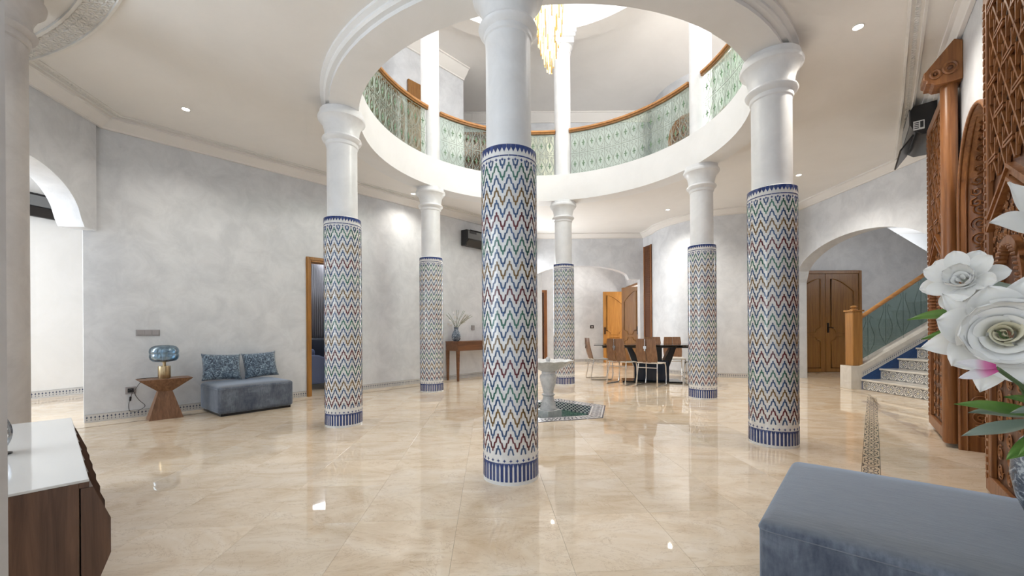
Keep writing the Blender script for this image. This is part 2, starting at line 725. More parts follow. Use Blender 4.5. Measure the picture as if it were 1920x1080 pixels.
def wall_mesh(path, z0, z1, th, openings=()):
    """wall along a polyline of plan points; front face on the path, thickness th to the right of travel.
    openings: (s0, s1, bottom, func(s)->top z)"""
    P = [Vector(p) for p in path]
    L = [0]
    for i in range(len(P) - 1):
        L.append(L[-1] + (P[i + 1] - P[i]).length)
    nor = []
    for i in range(len(P)):
        t = (P[min(i + 1, len(P) - 1)] - P[max(i - 1, 0)]).normalized()
        nor.append(Vector((t.y, -t.x)))

    def at(s, back):
        for i in range(len(P) - 1):
            if s <= L[i + 1] + 1e-9:
                f = (s - L[i]) / (L[i + 1] - L[i])
                p = P[i].lerp(P[i + 1], f)
                nn = nor[i].lerp(nor[i + 1], f)
                return p + nn * (th if back else 0)
        return P[-1] + nor[-1] * (th if back else 0)
    cuts = set(L)
    for s0, s1, zb, fn in openings:
        for k in range(41):
            cuts.add(s0 + (s1 - s0) * k / 40)
    cuts = sorted(cuts)
    b = MB()

    def q(sa, sb, za, zb_, ta, tb):
        for bk in (0, 1):
            A, B = at(sa, bk), at(sb, bk)
            b.poly([(A.x, A.y, za), (B.x, B.y, zb_), (B.x, B.y, tb), (A.x, A.y, ta)])

    def face4(sa, za, sb, zb_):
        A, B, C, D = at(sa, 0), at(sb, 0), at(sb, 1), at(sa, 1)
        b.poly([(A.x, A.y, za), (B.x, B.y, zb_), (C.x, C.y, zb_), (D.x, D.y, za)])
    for a, c in zip(cuts, cuts[1:]):
        if c - a < 1e-6:
            continue
        op = None
        for o in openings:
            if o[0] - 1e-6 <= a and c <= o[1] + 1e-6:
                op = o
        if op:
            ta, tb = op[3](a), op[3](c)
            q(a, c, ta, tb, z1, z1)
            face4(a, ta, c, tb)
            if op[2] > z0:
                q(a, c, z0, z0, op[2], op[2])
                face4(a, op[2], c, op[2])
        else:
            q(a, c, z0, z0, z1, z1)
        face4(a, z1, c, z1)
    for s0, s1, zb, fn in openings:
        for s in (s0, s1):
            if s < 1e-6 or s > L[-1] - 1e-6:
                continue
            A, B = at(s, 0), at(s, 1)
            b.poly([(A.x, A.y, max(zb, z0)), (B.x, B.y, max(zb, z0)), (B.x, B.y, fn(s)), (A.x, A.y, fn(s))])
    for s in (0, L[-1]):
        if any(abs(s - o[0]) < 1e-6 or abs(s - o[1]) < 1e-6 for o in openings):
            o = [o for o in openings if abs(s - o[0]) < 1e-6 or abs(s - o[1]) < 1e-6][0]
            za = o[3](s)
        else:
            za = z0
        A, B = at(s, 0), at(s, 1)
        b.poly([(A.x, A.y, za), (B.x, B.y, za), (B.x, B.y, z1), (A.x, A.y, z1)])
    return b


def ell(s0, s1, spring, apex):
    c, a = (s0 + s1) / 2, (s1 - s0) / 2
    return lambda s: spring + (apex - spring) * sqrt(max(0, 1 - ((s - c) / a) ** 2))


def structure(mb, name, label, cat, mat, smooth=None):
    return tag(mb.build(name, mat, None, smooth), label, cat, kind='structure')


# ------------------------------------------------------------------ floor
HEXR, HEXA = .82, radians(15)
hexv = [(CX + HEXR * cos(HEXA + k * pi / 3), CY + HEXR * sin(HEXA + k * pi / 3)) for k in range(6)]
TS = .545
fl = MB()
fl_r = 9
base_lo = [(RECT[0], RECT[2]), (RECT[1], RECT[2]), (RECT[1], RECT[3]), (RECT[0], RECT[3])]
# bed under the tiles, with the hexagonal pit left open
angs = sorted([HEXA + k * pi / 3 for k in range(6)] + [atan2(yy - CY, xx - CX) % (2 * pi) for xx in RECT[:2] for yy in RECT[2:]])
hexpt = lambda a: (HEXR * cos(pi / 6) / cos(((a - HEXA) % (pi / 3)) - pi / 6))
n = len(angs)
for a in angs:
    r = hexpt(a)
    fl.v.append((CX + r * cos(a), CY + r * sin(a), -.006))
for a in angs:
    fl.v.append((*rect_hit(a), -.006))
for i in range(n):
    fl.f.append((i, (i + 1) % n, n + (i + 1) % n, n + i))
floor = structure(fl, 'floor', 'polished cream marble floor of large square tiles across the hall', 'floor', M['grout'])

g_a = radians(3.3)
ca, sa = cos(g_a), sin(g_a)
TO = Vector((.235, 2.316))


def tile_corner(i, j):
    x, y = i * TS, j * TS
    return (TO.x + x * ca - y * sa, TO.y + x * sa + y * ca)


def clip(poly, p, q, keep_left):
    """clip convex polygon by the line p->q"""
    out = []
    def side(t): return ((q[0] - p[0]) * (t[1] - p[1]) - (q[1] - p[1]) * (t[0] - p[0])) * (1 if keep_left else -1)
    for k in range(len(poly)):
        a, b = poly[k], poly[(k + 1) % len(poly)]
        sa_, sb_ = side(a), side(b)
        if sa_ >= 0:
            out.append(a)
        if (sa_ >= 0) != (sb_ >= 0):
            f = sa_ / (sa_ - sb_)
            out.append((a[0] + (b[0] - a[0]) * f, a[1] + (b[1] - a[1]) * f))
    return out


def bevel_plate(mb, poly, z0=-.006, z1=0.0, g=.0006):
    c = (sum(p[0] for p in poly) / len(poly), sum(p[1] for p in poly) / len(poly))
    def ins(d):
        o = []
        for p in poly:
            l = hypot(p[0] - c[0], p[1] - c[1])
            o.append((p[0] + (c[0] - p[0]) * d / l, p[1] + (c[1] - p[1]) * d / l))
        return o
    A, B = ins(g), ins(g + .0007)
    b = len(mb.v)
    k = len(poly)
    mb.v += [(x, y, z0) for x, y in A] + [(x, y, z1 - .0005) for x, y in A] + [(x, y, z1) for x, y in B]
    for i in range(k):
        j = (i + 1) % k
        mb.f.append((b + i, b + j, b + k + j, b + k + i))
        mb.f.append((b + k + i, b + k + j, b + 2 * k + j, b + 2 * k + i))
    mb.f.append(tuple(b + 2 * k + i for i in range(k)))


one = MB()
bevel_plate(one, [(0, 0), (TS, 0), (TS, TS), (0, TS)])
tile_me = one.mesh('tile', M['marble'])
cand = []
far = MB()
for i in range(-22, 24):
    for j in range(-8, 26):
        cs = [tile_corner(i, j), tile_corner(i + 1, j), tile_corner(i + 1, j + 1), tile_corner(i, j + 1)]
        mx, my = sum(c[0] for c in cs) / 4, sum(c[1] for c in cs) / 4
        if not (RECT[0] < mx < RECT[1] and RECT[2] < my < RECT[3]):
            continue
        dh = hypot(mx - CX, my - CY)
        left = Vector((mx, my)) - LW0
        inside = left.dot(LN) > -.3 and (Vector((mx, my)) - RW0).dot(RN) > -.5
        if dh < HEXR + .4:
            pieces = []
            rest = cs
            for k in range(6):
                p, q_ = hexv[k], hexv[(k + 1) % 6]
                o = clip(rest, p, q_, False)
                if len(o) > 2:
                    pieces.append(o)
                rest = clip(rest, p, q_, True)
                if len(rest) < 3:
                    break
            if pieces:
                t = MB()
                for p in pieces:
                    # merged outline is kept by leaving no gap between the clipped pieces
                    t.poly([(x, y, 0) for x, y in p])
                if len(rest) < 3:
                    t = MB()
                    bevel_plate(t, cs)
                t.build('tile', M['marble'], floor)
            continue
        vis = my > .9 and abs(mx) < 1.3 * my + .5 and my < 7.6
        if vis and inside:
            link('tile', tile_me, floor, (cs[0][0], cs[0][1], 0), g_a)
        else:
            bevel_plate(far, cs)
ft = far.build('tile_field', M['marble'], floor)
stuff(ft)

# inlaid floor borders (2 mm proud of the tiles)


def strip(name, pts, w, mat, cell, label, z=.002):
    root = thing(name, label, 'floor inlay', kind='structure')
    for k in range(len(pts) - 1):
        a, b_ = Vector(pts[k]), Vector(pts[k + 1])
        L = (b_ - a).length
        d = (b_ - a) / L
        nn = Vector((-d.y, d.x))
        cnt = max(1, round(L / cell))
        st = L / cnt
        tm = MB()
        tm.poly([(0, -w / 2, z), (st, -w / 2, z), (st, w / 2, z), (0, w / 2, z)], [(0, 0), (1 if cell < .35 else st / w, 0), (1 if cell < .35 else st / w, 1), (0, 1)])
        for (x0, y0), (x1, y1) in (((0, -w / 2), (st, -w / 2)), ((st, -w / 2), (st, w / 2)), ((st, w / 2), (0, w / 2)), ((0, w / 2), (0, -w / 2))):
            tm.poly([(x0, y0, 0), (x1, y1, 0), (x1, y1, z), (x0, y0, z)])
        me = tm.mesh('mosaic_tile', mat, fix=False)
        for q in range(cnt):
            p = a + d * (q * st)
            link('mosaic_tile', me, root, (p.x, p.y, 0), atan2(d.y, d.x))
    return root


b0 = Vector((2.16, 2.47))
strip('trim_1', [tuple(Vector((2.14, 2.45))), (5.435, 6.184)], .108, M['floor_mosaic'], .30,
      'wide brown star mosaic band set in the floor towards the staircase')
M['border_line'] = M['floor_mosaic']
strip('trim_2', [tuple(lw(-.35, .34)), tuple(lw(2.9, .34)), tuple(lw(7.6, .34))], .028, M['floor_mosaic'], .4,
      'thin dark inlay line in the floor along the left wall')
strip('trim_3', [(5.62, 8.75), (5.62, 6.45), (5.0, 5.6)], .03, M['floor_mosaic'], .4,
      'thin dark inlay line in the floor before the staircase arch')

# ------------------------------------------------------------------ ceilings, ring beam, upper slab
ceiling = structure(plate_with_hole(2.66, Z_CEIL, Z_CEIL + .1), 'ceiling', 'smooth pale plaster ceiling around the round opening', 'ceiling', M['ceiling'])
rb = MB()
prof = [(2.36, Z_RING), (2.66, Z_RING), (2.66, Z_RING + .035), (2.70, Z_RING + .035), (2.715, Z_RING + .05), (2.715, Z_RING + .07), (2.75, Z_RING + .085), (2.75, Z_CEIL + .02), (2.75, Z_UP), (2.36, Z_UP), (2.36, Z_RING)]
rb.lathe(prof, 96, CX, CY)
structure(rb, 'trim_4', 'white plaster ring beam carried by the six tiled columns', 'ring beam', M['ringplaster'], 30)
structure(plate_with_hole(2.72, Z_UP - .12, Z_UP - .02), 'floor_upper', 'floor slab of the upper gallery around the opening', 'floor', M['ceiling'])
structure(plate_with_hole(2.40, Z_UCEIL, Z_UCEIL + .1), 'ceiling_upper', 'pale ceiling of the upper gallery', 'ceiling', M['ceiling'])
rb = MB()
rb.lathe([(2.36, 6.73), (2.70, 6.73), (2.70, 6.80), (2.72, 6.83), (2.36, 6.83), (2.36, 6.73)], 96, CX, CY)
structure(rb, 'trim_5', 'flat plaster ring below the skylight drum', 'ring beam', M['ceiling'], 30)
rb = MB()
pr = [(2.36, 6.75), (2.36, 7.7), (2.3, 8.0), (2.05, 8.4), (1.6, 8.62), (.8, 8.75), (0.001, 8.8)]
rb.lathe(pr + [(r + .1 if r > .01 else r, z + .05) for r, z in reversed(pr)], 72, CX, CY)
structure(rb, 'ceiling_drum', 'bright white drum and dome above the chandelier', 'dome', M['ringplaster'], 30)

# ------------------------------------------------------------------ walls
WH = Z_CEIL + .05
ZW = 3.5
# left wall: doorway in it
DS0, DS1, DZ = 2.50, 3.20, 2.20
lwall = wall_mesh([tuple(lw(-.055)), tuple(lw(8.6))], 0, WH, -.16, [(DS0 + .055, DS1 + .055, 0, lambda s: DZ), (7.20, 8.40, .9, lambda s: 2.95)])  # second opening is added for the far fill light
structure(lwall, 'wall_left', 'long pale grey polished plaster wall behind the velvet bench', 'wall', M['wall'])
# arch wall left, its opening reaches the corner below the spring
A0, AD = Vector((-4.884, 4.819)), Vector((.177, -.984))
def arch_left(s):
    if s <= .2:
        return 2.26
    return 2.26 + .56 * sqrt(max(0, 1 - ((s - .93) / .73) ** 2))
aw = wall_mesh([tuple(A0), tuple(A0 + AD * 2.6)], 0, WH, .26, [(0, 1.66, 0, arch_left)])
structure(aw, 'wall_left_arch', 'beige plaster wall with the round arch at the far left', 'wall', M['wall'])
structure(wall_mesh([(-8.5, 4.2), (-7.70, 6.62), (-6.3, 10.2)], 0, WH, -.15), 'wall_side_room', 'bright white wall of the side room seen through the left arch', 'wall', M['ringplaster'])
structure(wall_mesh([(-8.5, 4.2), (-9.4, 1.2)], 0, WH, .15), 'wall_side_room_near', 'white wall of the side room beside its assumed window', 'wall', M['ringplaster'])
wl0 = A0 + AD * 2.6
structure(wall_mesh([tuple(wl0), (-4.42, -.9)], 0, WH, .2, [(.15, 2.95, .55, lambda s: 3.15)]), 'wall_assumed_window', 'wall with the assumed large window at the near left', 'wall', M['wall'])
wt = thing('assumed_window', 'assumed large white window at the near left letting in daylight', 'window', (-4.52, 0, 0), kind='structure')  # assumed window, out of view, built around the daylight area light
for y0 in (2.11, 1.17, .22, -.70):
    wb = MB(); wb.box(-.04, .04, y0 - .03, y0 + .03, .55, 3.15); wb.build('mullion', M['white_gloss'], wt)
for z0 in (.58, 2.3, 3.12):
    wb = MB(); wb.box(-.04, .04, -.70, 2.11, z0 - .03, z0 + .03); wb.build('transom', M['white_gloss'], wt)
wt = thing('added_window', 'added tall window for fill light in the far left wall, unseen behind the nearest column', 'window', (lw(7.745, -.08).x, lw(7.745, -.08).y, 0), atan2(LD.y, LD.x), kind='structure')  # window added around the far fill light, out of sight behind the column
for x0 in (-.60, 0, .60):
    wb = MB(); wb.box(x0 - .025, x0 + .025, -.03, .03, .9, 2.95); wb.build('mullion', M['white_gloss'], wt)
for z0 in (.925, 2.2, 2.925):
    wb = MB(); wb.box(-.60, .60, -.03, .03, z0 - .025, z0 + .025); wb.build('transom', M['white_gloss'], wt)
# near pier at the left edge of the picture
pr = MB()
pr.prism([(-1.235, 1.00), (-1.60, .86), (-1.75, .40), (-1.235, .40)], 0, WH)
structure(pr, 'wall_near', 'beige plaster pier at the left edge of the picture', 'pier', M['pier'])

# back wall with the wide arch, vestibule behind
bw = wall_mesh([(.40, 11.0), (3.56, 11.0)], 0, WH, -.22, [(.14, 3.05, 0, lambda s: ell(.14, 2.80, 2.38, 2.775)(s) if s < 2.72 else 2.40)])
structure(bw, 'wall_back', 'back wall with the wide shallow arch behind the dining table', 'wall', M['wall'])
structure(wall_mesh([(.34, 11.05), (.34, 13.45)], 0, WH, -.12), 'wall_vestibule_left', 'left wall of the vestibule behind the wide arch', 'wall', M['wall'])
structure(wall_mesh([(.1, 13.4), (4.0, 13.4)], 0, WH, -.15, [(.15, .97, 0, lambda s: 2.28)]), 'wall_vestibule', 'far vestibule wall seen through the wide arch', 'wall', M['wall'])
structure(wall_mesh([(3.72, 13.4), (3.72, 11.2)], 0, WH, -.12, [(.25, 1.75, 0, lambda s: 2.36)]), 'wall_vestibule_right', 'vestibule wall with the double oak doorway', 'wall', M['wall'])
# flat pilaster wall and rounded wall on the right
structure(wall_mesh([(3.54, 11.2), (3.54, 11.0), (3.635, 10.55)], 0, WH, -.12), 'wall_pilaster', 'narrow flat wall beside the vestibule arch', 'wall', M['wall'])
BC, BR = Vector((5.25, 10.32)), 1.63
arc = []
for k in range(29):
    a = radians(172 + (293 - 172) * k / 28)
    arc.append((BC.x + BR * cos(a), BC.y + BR * sin(a)))
bulge = wall_mesh(arc, 0, WH, -.15)
structure(bulge, 'wall_rounded', 'rounded pale wall behind the dining table', 'wall', M['wall'], 40)
# wall with the staircase arch
sw = wall_mesh([(6.0, 8.85), (6.0, 5.30), (5.16, 5.06)], 0, WH, -.25, [(.18, 3.16, 0, ell(.18, 3.16, 2.02, 2.735))])
structure(sw, 'wall_stair_arch', 'pale wall with the broad arch over the staircase', 'wall', M['wall'])
# right wall, arched doorway between the two carved leaves
RO = -.10
AT0, AT1 = .04, 1.18
rwall = wall_mesh([tuple(rw(-3.6, RO)), tuple(rw(3.25, RO))], 0, WH, .22, [(3.6 + AT0, 3.6 + AT1, 0, ell(3.6 + AT0, 3.6 + AT1, 2.05, 2.72))])
structure(rwall, 'wall_right', 'white wall behind the carved wooden door leaves', 'wall', M['wall'])

# stairwell walls beyond the arch
dw = wall_mesh([(6.2, 9.8), (8.85, 9.8), (12.0, 9.8)], 0, 3.52, -.15)
for i, v_ in enumerate(dw.v):
    if v_[2] > 3.4:
        dw.v[i] = (v_[0], v_[1], 3.54 if v_[0] < 8.9 else 3.54 - (v_[0] - 8.83) * .60)
structure(dw, 'wall_stairwell', 'shaded wall behind the staircase with a sloping top', 'wall', M['wall'])
structure(wall_mesh([(6.0, 11.2), (12.0, 11.2)], 0, 5.4, -.1), 'wall_stairwell_far', 'bright wall high in the stairwell', 'wall', M['ringplaster'])
structure(wall_mesh([(11.9, 11.2), (11.9, 4.9)], 0, 5.4, -.1), 'wall_stairwell_end', 'end wall of the stairwell', 'wall', M['wall'])
structure(wall_mesh([(6.25, 5.30), (11.9, 5.30)], 0, 5.4, .1), 'wall_stairwell_near', 'near wall of the stairwell', 'wall', M['wall'])

# upper gallery walls
structure(wall_mesh([tuple(lw(-3.5)), tuple(lw(5.82))], Z_UP - .02, Z_UCEIL + .02, -.15), 'wall_upper_left', 'pale wall of the upper gallery on the left', 'wall', M['wall'])
structure(wall_mesh([tuple(lw(5.80, -.1)), (-2.4, 10.4), (-2.4, 11.0), (6.2, 11.0)], Z_UP - .02, Z_UCEIL + .02, -.15), 'wall_upper_back', 'pale back wall of the upper gallery', 'wall', M['wall'])
arc2 = [(p[0], p[1]) for p in arc]
structure(wall_mesh(arc2 + [(6.0, 7.0), (5.2, 5.1), tuple(rw(-3.6, RO))], Z_UP - .02, Z_UCEIL + .02, -.15), 'wall_upper_right', 'pale wall of the upper gallery on the right', 'wall', M['wall'])


# cornices


def cornice(path, nlabel, name, z=ZW, out=.16, top=Z_CEIL, side=1):
    P = [Vector(p) for p in path]
    prof = [(0, z), (.03, z), (.035, z + .02), (out * .55, z + (top - z) * .45), (out - .03, top - .03), (out, top - .025), (out, top + .01), (0, top + .01)]
    b = MB()
    n = len(P)
    k = len(prof)
    for i in range(n):
        t1 = (P[min(i + 1, n - 1)] - P[min(i, n - 2)]).normalized()
        t0 = (P[max(i, 1)] - P[max(i - 1, 0)]).normalized()
        nn = (Vector((-t0.y, t0.x)) + Vector((-t1.y, t1.x)))
        nn = nn / max(.3, nn.length_squared / 2) * side
        for o, zz in prof:
            b.v.append((P[i].x + nn.x * o, P[i].y + nn.y * o, zz))
    for i in range(n - 1):
        for q in range(k - 1):
            b.f.append((i * k + q, i * k + q + 1, (i + 1) * k + q + 1, (i + 1) * k + q))
    b.f.append(tuple(range(k)))
    b.f.append(tuple((n - 1) * k + q for q in range(k)))
    return structure(b, name, nlabel, 'cornice', M['ceiling'], 25)


cornice([tuple(lw(8.2, .002)), tuple(lw(.1, .002)), tuple(A0 + Vector((.002, 0))), tuple(A0 + AD * 2.6)], 'pale plaster cornice above the long left wall', 'trim_6', side=1)
cornice([tuple(p) for p in reversed([(.40, 10.998), (3.54, 10.998), (3.63, 10.55)] + arc[2:-1] + [(5.998, 8.6), (5.998, 5.4)])], 'pale plaster cornice along the back and rounded walls', 'trim_7', side=1)
cornice([tuple(lw(5.82, .002)), tuple(lw(-3.5, .002))], 'pale cornice of the upper gallery on the left', 'trim_8', z=6.62, out=.22, top=Z_UCEIL, side=1)
cornice([(6.0, 10.998), (-2.3, 10.998)], 'pale cornice along the upper back wall', 'trim_9', z=6.62, out=.22, top=Z_UCEIL, side=1)

cornice([tuple(rw(-3.4, RO + .002)), tuple(rw(3.24, RO + .002))], 'pale plaster cornice above the right wall with the carved leaves', 'trim_13', z=3.54, out=.10, side=1)

# carved plaster bands on the ceiling


def carved_band(name, label, pts, w, z, cell=.075):
    root = thing(name, label, 'ceiling moulding', kind='structure')
    P = [Vector(p) for p in pts]
    n = len(P)
    nor = []
    for i in range(n):
        t = (P[min(i + 1, n - 1)] - P[max(i - 1, 0)]).normalized()
        nor.append(Vector((-t.y, t.x)))
    prof = [(-w / 2, z), (-w / 2, z - .022), (-w / 2 + .018, z - .026), (-w / 2 + .022, z - .010), (w / 2 - .022, z - .010), (w / 2 - .018, z - .026), (w / 2, z - .022), (w / 2, z)]
    b = MB()
    k = len(prof)
    for i in range(n):
        for o, zz in prof:
            b.v.append((P[i].x + nor[i].x * o, P[i].y + nor[i].y * o, zz))
    for i in range(n - 1):
        for q in range(k - 1):
            b.f.append((i * k + q, i * k + q + 1, (i + 1) * k + q + 1, (i + 1) * k + q))
    b.build('moulding', M['carved_plaster'], root, 30)
    # relief: knots of rings, crosses and curls between the two mouldings
    L = [0]
    for i in range(n - 1):
        L.append(L[-1] + (P[i + 1] - P[i]).length)
    cnt = int(L[-1] / cell)
    rel = MB()
    rnd_ = random.Random(len(label))
    rows = max(1, int((w - .05) / cell))
    for c in range(cnt):
        s = (c + .5) * cell
        for i in range(n - 1):
            if s <= L[i + 1]:
                f = (s - L[i]) / (L[i + 1] - L[i])
                p = P[i].lerp(P[i + 1], f)
                t = (P[i + 1] - P[i]).normalized()
                break
        nn = Vector((-t.y, t.x))
        ww = (w - .05) / rows
        for rr in range(rows):
            o = -((w - .05) / 2) + ww * (rr + .5)
            ctr = p + nn * o
            kind = (c + rr) % 3
            pts_ = []
            for q in range(9):
                a = 2 * pi * q / 8 + rnd_.random() * .3
                r = (.47 * min(ww, cell)) * ((1 - .1 * q) if kind == 1 else (1 if kind == 0 else (.55 + .5 * (q % 2))))
                e = ctr + t * (r * cos(a)) + nn * (r * sin(a))
                pts_.append((e.x, e.y, z - .013))
            rel.tube(pts_, .115 * cell, 4)
    stuff(rel.build('relief', M['carved_plaster'], root, 40))
    return root


carved_band('trim_10', 'straight carved plaster band on the ceiling by the carved wooden leaves', [(2.67, 2.62), (4.45, 4.57), (5.92, 6.24)], .118, Z_CEIL, .034)
cc_, cr_ = Vector((-5.61, -.631)), 4.505
ring_pts = []
for k in range(33):
    a = radians(38 + 62 * k / 32)
    ring_pts.append((cc_.x + cr_ * cos(a), cc_.y + cr_ * sin(a)))
carved_band('trim_11', 'curved carved plaster ring on the ceiling at the upper left', ring_pts, .19, Z_CEIL, .046)
carved_band('trim_12', 'faint carved strip on the ceiling along the left wall', [tuple(A0 + AD * 1.6 + Vector((.24, .04))), tuple(A0 + Vector((.25, .02))), tuple(lw(.35, .25)), tuple(lw(8.0, .25))], .085, Z_CEIL + .012, .034)

# ------------------------------------------------------------------ skirting tiles
def skirting(name, label, pts, z0=0, h=.095, cell=.105, th=.012):
    root = thing(name, label, 'skirting', kind='structure')
    for k in range(len(pts) - 1):
        a, b_ = Vector(pts[k]), Vector(pts[k + 1])
        L = (b_ - a).length
        if L < .03:
            continue
        d = (b_ - a) / L
        cnt = max(1, round(L / cell))
        st = L / cnt
        tm = MB()
        g = .0004
        tm.poly([(g, -th, z0), (st - g, -th, z0), (st - g, -th, z0 + h), (g, -th, z0 + h)], [(0, 0), (1, 0), (1, 1), (0, 1)])
        tm.poly([(g, -th, z0 + h), (st - g, -th, z0 + h), (st - g, 0, z0 + h), (g, 0, z0 + h)], [(0, 1)] * 4)
        tm.poly([(g, -th, z0), (g, 0, z0), (g, 0, z0 + h), (g, -th, z0 + h)], [(0, 1)] * 4)
        tm.poly([(st - g, -th, z0), (st - g, 0, z0), (st - g, 0, z0 + h), (st - g, -th, z0 + h)], [(0, 1)] * 4)
        me = tm.mesh('tile', M['skirting_tile'], fix=False)
        for q in range(cnt):
            p = a + d * (q * st)
            link('tile', me, root, (p.x, p.y, 0), atan2(d.y, d.x))
    return root


skirting('baseboard_left', 'blue cross tiled skirting along the left wall', [tuple(lw(-.05)), tuple(lw(DS0 - .07))])
skirting('baseboard_left_far', 'tiled skirting of the left wall beyond the doorway', [tuple(lw(DS1 + .07)), tuple(lw(8.0))])
skirting('baseboard_side_room', 'tiled skirting of the white side room wall', [(-8.3, 4.8), (-7.70, 6.62), (-6.9, 8.67)], h=.12, cell=.12)
skirting('baseboard_vestibule', 'tiled skirting of the far vestibule wall', [(1.14, 13.4), (3.7, 13.4)], cell=.14)
skirting('baseboard_rounded', 'tiled skirting at the foot of the rounded wall', [arc[k] for k in range(0, 28, 1)])

# ------------------------------------------------------------------ columns
RT, HT = .197, 2.315
NPER = 14


def curved_tile(mb, pts, r0, r1):
    """a flat polygon (arc length, height) wrapped on the cylinder and raised"""
    n = len(pts)
    b = len(mb.v)
    for r in (r0, r1):
        for u, z in pts:
            a = u / RT
            mb.v.append((r * cos(a), r * sin(a), z))
    mb.f.append(tuple(b + n + i for i in range(n)))
    for i in range(n):
        j = (i + 1) % n
        mb.f.append((b + i, b + j, b + n + j, b + n + i))


def bar(u0, z0, u1, z1, w):
    d = Vector((u1 - u0, z1 - z0)).normalized()
    nn = Vector((-d.y, d.x)) * (w / 2)
    p, q = Vector((u0, z0)), Vector((u1, z1))
    e = d * (w * .45)
    return [tuple(p), tuple(p + e - nn), tuple(q - e - nn), tuple(q), tuple(q - e + nn), tuple(p + e + nn)]


PER = 2 * pi * RT / NPER
ROWH = .0835
BW = .0108
r_lo, r_hi = RT - .001, RT + .0022


def zig(mb, parts):
    for k in range(NPER):
        c = k * PER
        hp = PER / 2
        if 'p' in parts:
            curved_tile(mb, bar(c, .030, c, .064, BW), r_lo, r_hi)
        if 'v' in parts:
            curved_tile(mb, bar(c + hp, -.064, c + hp, -.030, BW), r_lo, r_hi)
        for sg in (-1, 1):
            if 'u' in parts:
                curved_tile(mb, bar(c + sg * hp * .19, .043, c + sg * hp * .42, -.004, BW), r_lo, r_hi)
            if 'd' in parts:
                curved_tile(mb, bar(c + sg * hp * .58, .004, c + sg * hp * .81, -.043, BW), r_lo, r_hi)


zm = MB(); zig(zm, 'pvud'); chev_me = zm.mesh('chevron_band', M['tile_blue'], fix=False)
zm = MB(); zig(zm, 'pu'); chev_lo = zm.mesh('chevron_band', M['tile_blue'], fix=False)
zm = MB(); zig(zm, 'vd'); chev_hi = zm.mesh('chevron_band', M['tile_blue'], fix=False)
NB = 40
st = 2 * pi * RT / NB
bm_ = MB()
for k in range(NB):
    c = k * st
    w = st * .30
    curved_tile(bm_, [(c - st * .46, .142), (c - w, .122), (c - w, .024), (c + w, .024), (c + w, .122), (c + st * .46, .142)], r_lo, r_hi)
basebar_me = bm_.mesh('base_bars', M['tile_navy'], fix=False)
bm_ = MB()
for k in range(NB):
    c = k * st
    curved_tile(bm_, [(c - st * .48, HT - .006), (c - st * .48, HT - .026), (c, HT - .056), (c + st * .48, HT - .026), (c + st * .48, HT - .006)], r_lo, r_hi)
crown_me = bm_.mesh('crown_spears', M['tile_navy'], fix=False)
cross = MB()
for zc in (.166, HT - .108):
    for k in range(28):
        c = k * 2 * pi * RT / 28
        a_ = .0125
        b2 = .0035
        curved_tile(cross, [(c - a_, zc), (c - b2, zc - b2), (c, zc - a_), (c + b2, zc - b2), (c + a_, zc), (c + b2, zc + b2), (c, zc + a_), (c - b2, zc + b2)], r_lo, r_hi)
cross_me = cross.mesh('cross_band', M['tile_navy'], fix=False)
ln = MB()
for z0, z1 in ((HT - .086, HT - .078), (.143, .149)):
    for k in range(20):
        u0, u1 = k * 2 * pi * RT / 20, (k + .96) * 2 * pi * RT / 20
        pts = [(u0 + (u1 - u0) * q / 3, z0) for q in range(4)] + [(u1 - (u1 - u0) * q / 3, z1) for q in range(4)]
        curved_tile(ln, pts, r_lo, r_hi)
line_me = ln.mesh('line_band', M['tile_navy'], fix=False)
sh = MB()
sh.lathe([(RT + .003, 0), (RT + .003, .02), (RT, .023), (RT, HT - .008), (RT - .006, HT), (.165, HT + .012), (.12, HT + .012)], 56)
sheath_me = sh.mesh('ceramic_sheath', M['tile_white'], 30)
sf = MB()
sf.lathe([(.162, HT), (.162, 3.14)], 48)
shaft_me = sf.mesh('shaft', M['shaft'], 30)
cp = MB()
cp.lathe([(.160, 3.12), (.172, 3.13), (.176, 3.15), (.172, 3.165), (.185, 3.175), (.205, 3.19), (.212, 3.205), (.205, 3.222), (.184, 3.235), (.182, 3.26), (.188, 3.31), (.202, 3.36), (.225, 3.40), (.250, 3.418), (.256, 3.44), (.250, 3.46), (.232, 3.468), (.232, Z_RING + .005)], 56)
cap_me = cp.mesh('capital', M['shaft'], 35)
COLS = {}
names = [('A', 'tiled column nearest to the viewer, in front of the fountain'),
         ('F', 'tiled column at the right, between the staircase door and the dining set'),
         ('E', 'tiled column just right of the dining table'),
         ('D', 'tiled column farthest back, right behind the fountain bowl'),
         ('C', 'tiled column at the left end of the console table with the flower vase'),
         ('B', 'tiled column at the left, in front of the curtained doorway')]
row_mats = ['tile_red', 'tile_blue', 'tile_brown', 'tile_blue', 'tile_green', 'tile_blue']
for k, (n_, lab) in enumerate(names):
    a = TH0 + k * pi / 3
    x, y = CX + RC * cos(a), CY + RC * sin(a)
    COLS[n_] = (x, y)
    t = thing('tiled_column', lab, 'column', (x, y, 0), atan2(-y, -x), 'tiled columns under the ring beam')
    link('ceramic_sheath', sheath_me, t)
    link('shaft', shaft_me, t)
    link('capital', cap_me, t)
    stuff(link('base_bars', basebar_me, t))
    stuff(link('crown_spears', crown_me, t))
    stuff(link('cross_band', cross_me, t))
    stuff(link('line_band', line_me, t))
    z0 = .288
    for r_ in range(23):
        stuff(link('chevron_band', chev_me, t, (0, 0, z0 + r_ * ROWH), None, M[row_mats[r_ % 6]]))
    stuff(link('chevron_band', chev_lo, t, (0, 0, z0 - ROWH + .003), None, M['tile_blue']))
    stuff(link('chevron_band', chev_hi, t, (0, 0, z0 + 23 * ROWH - .003), None, M['tile_blue']))

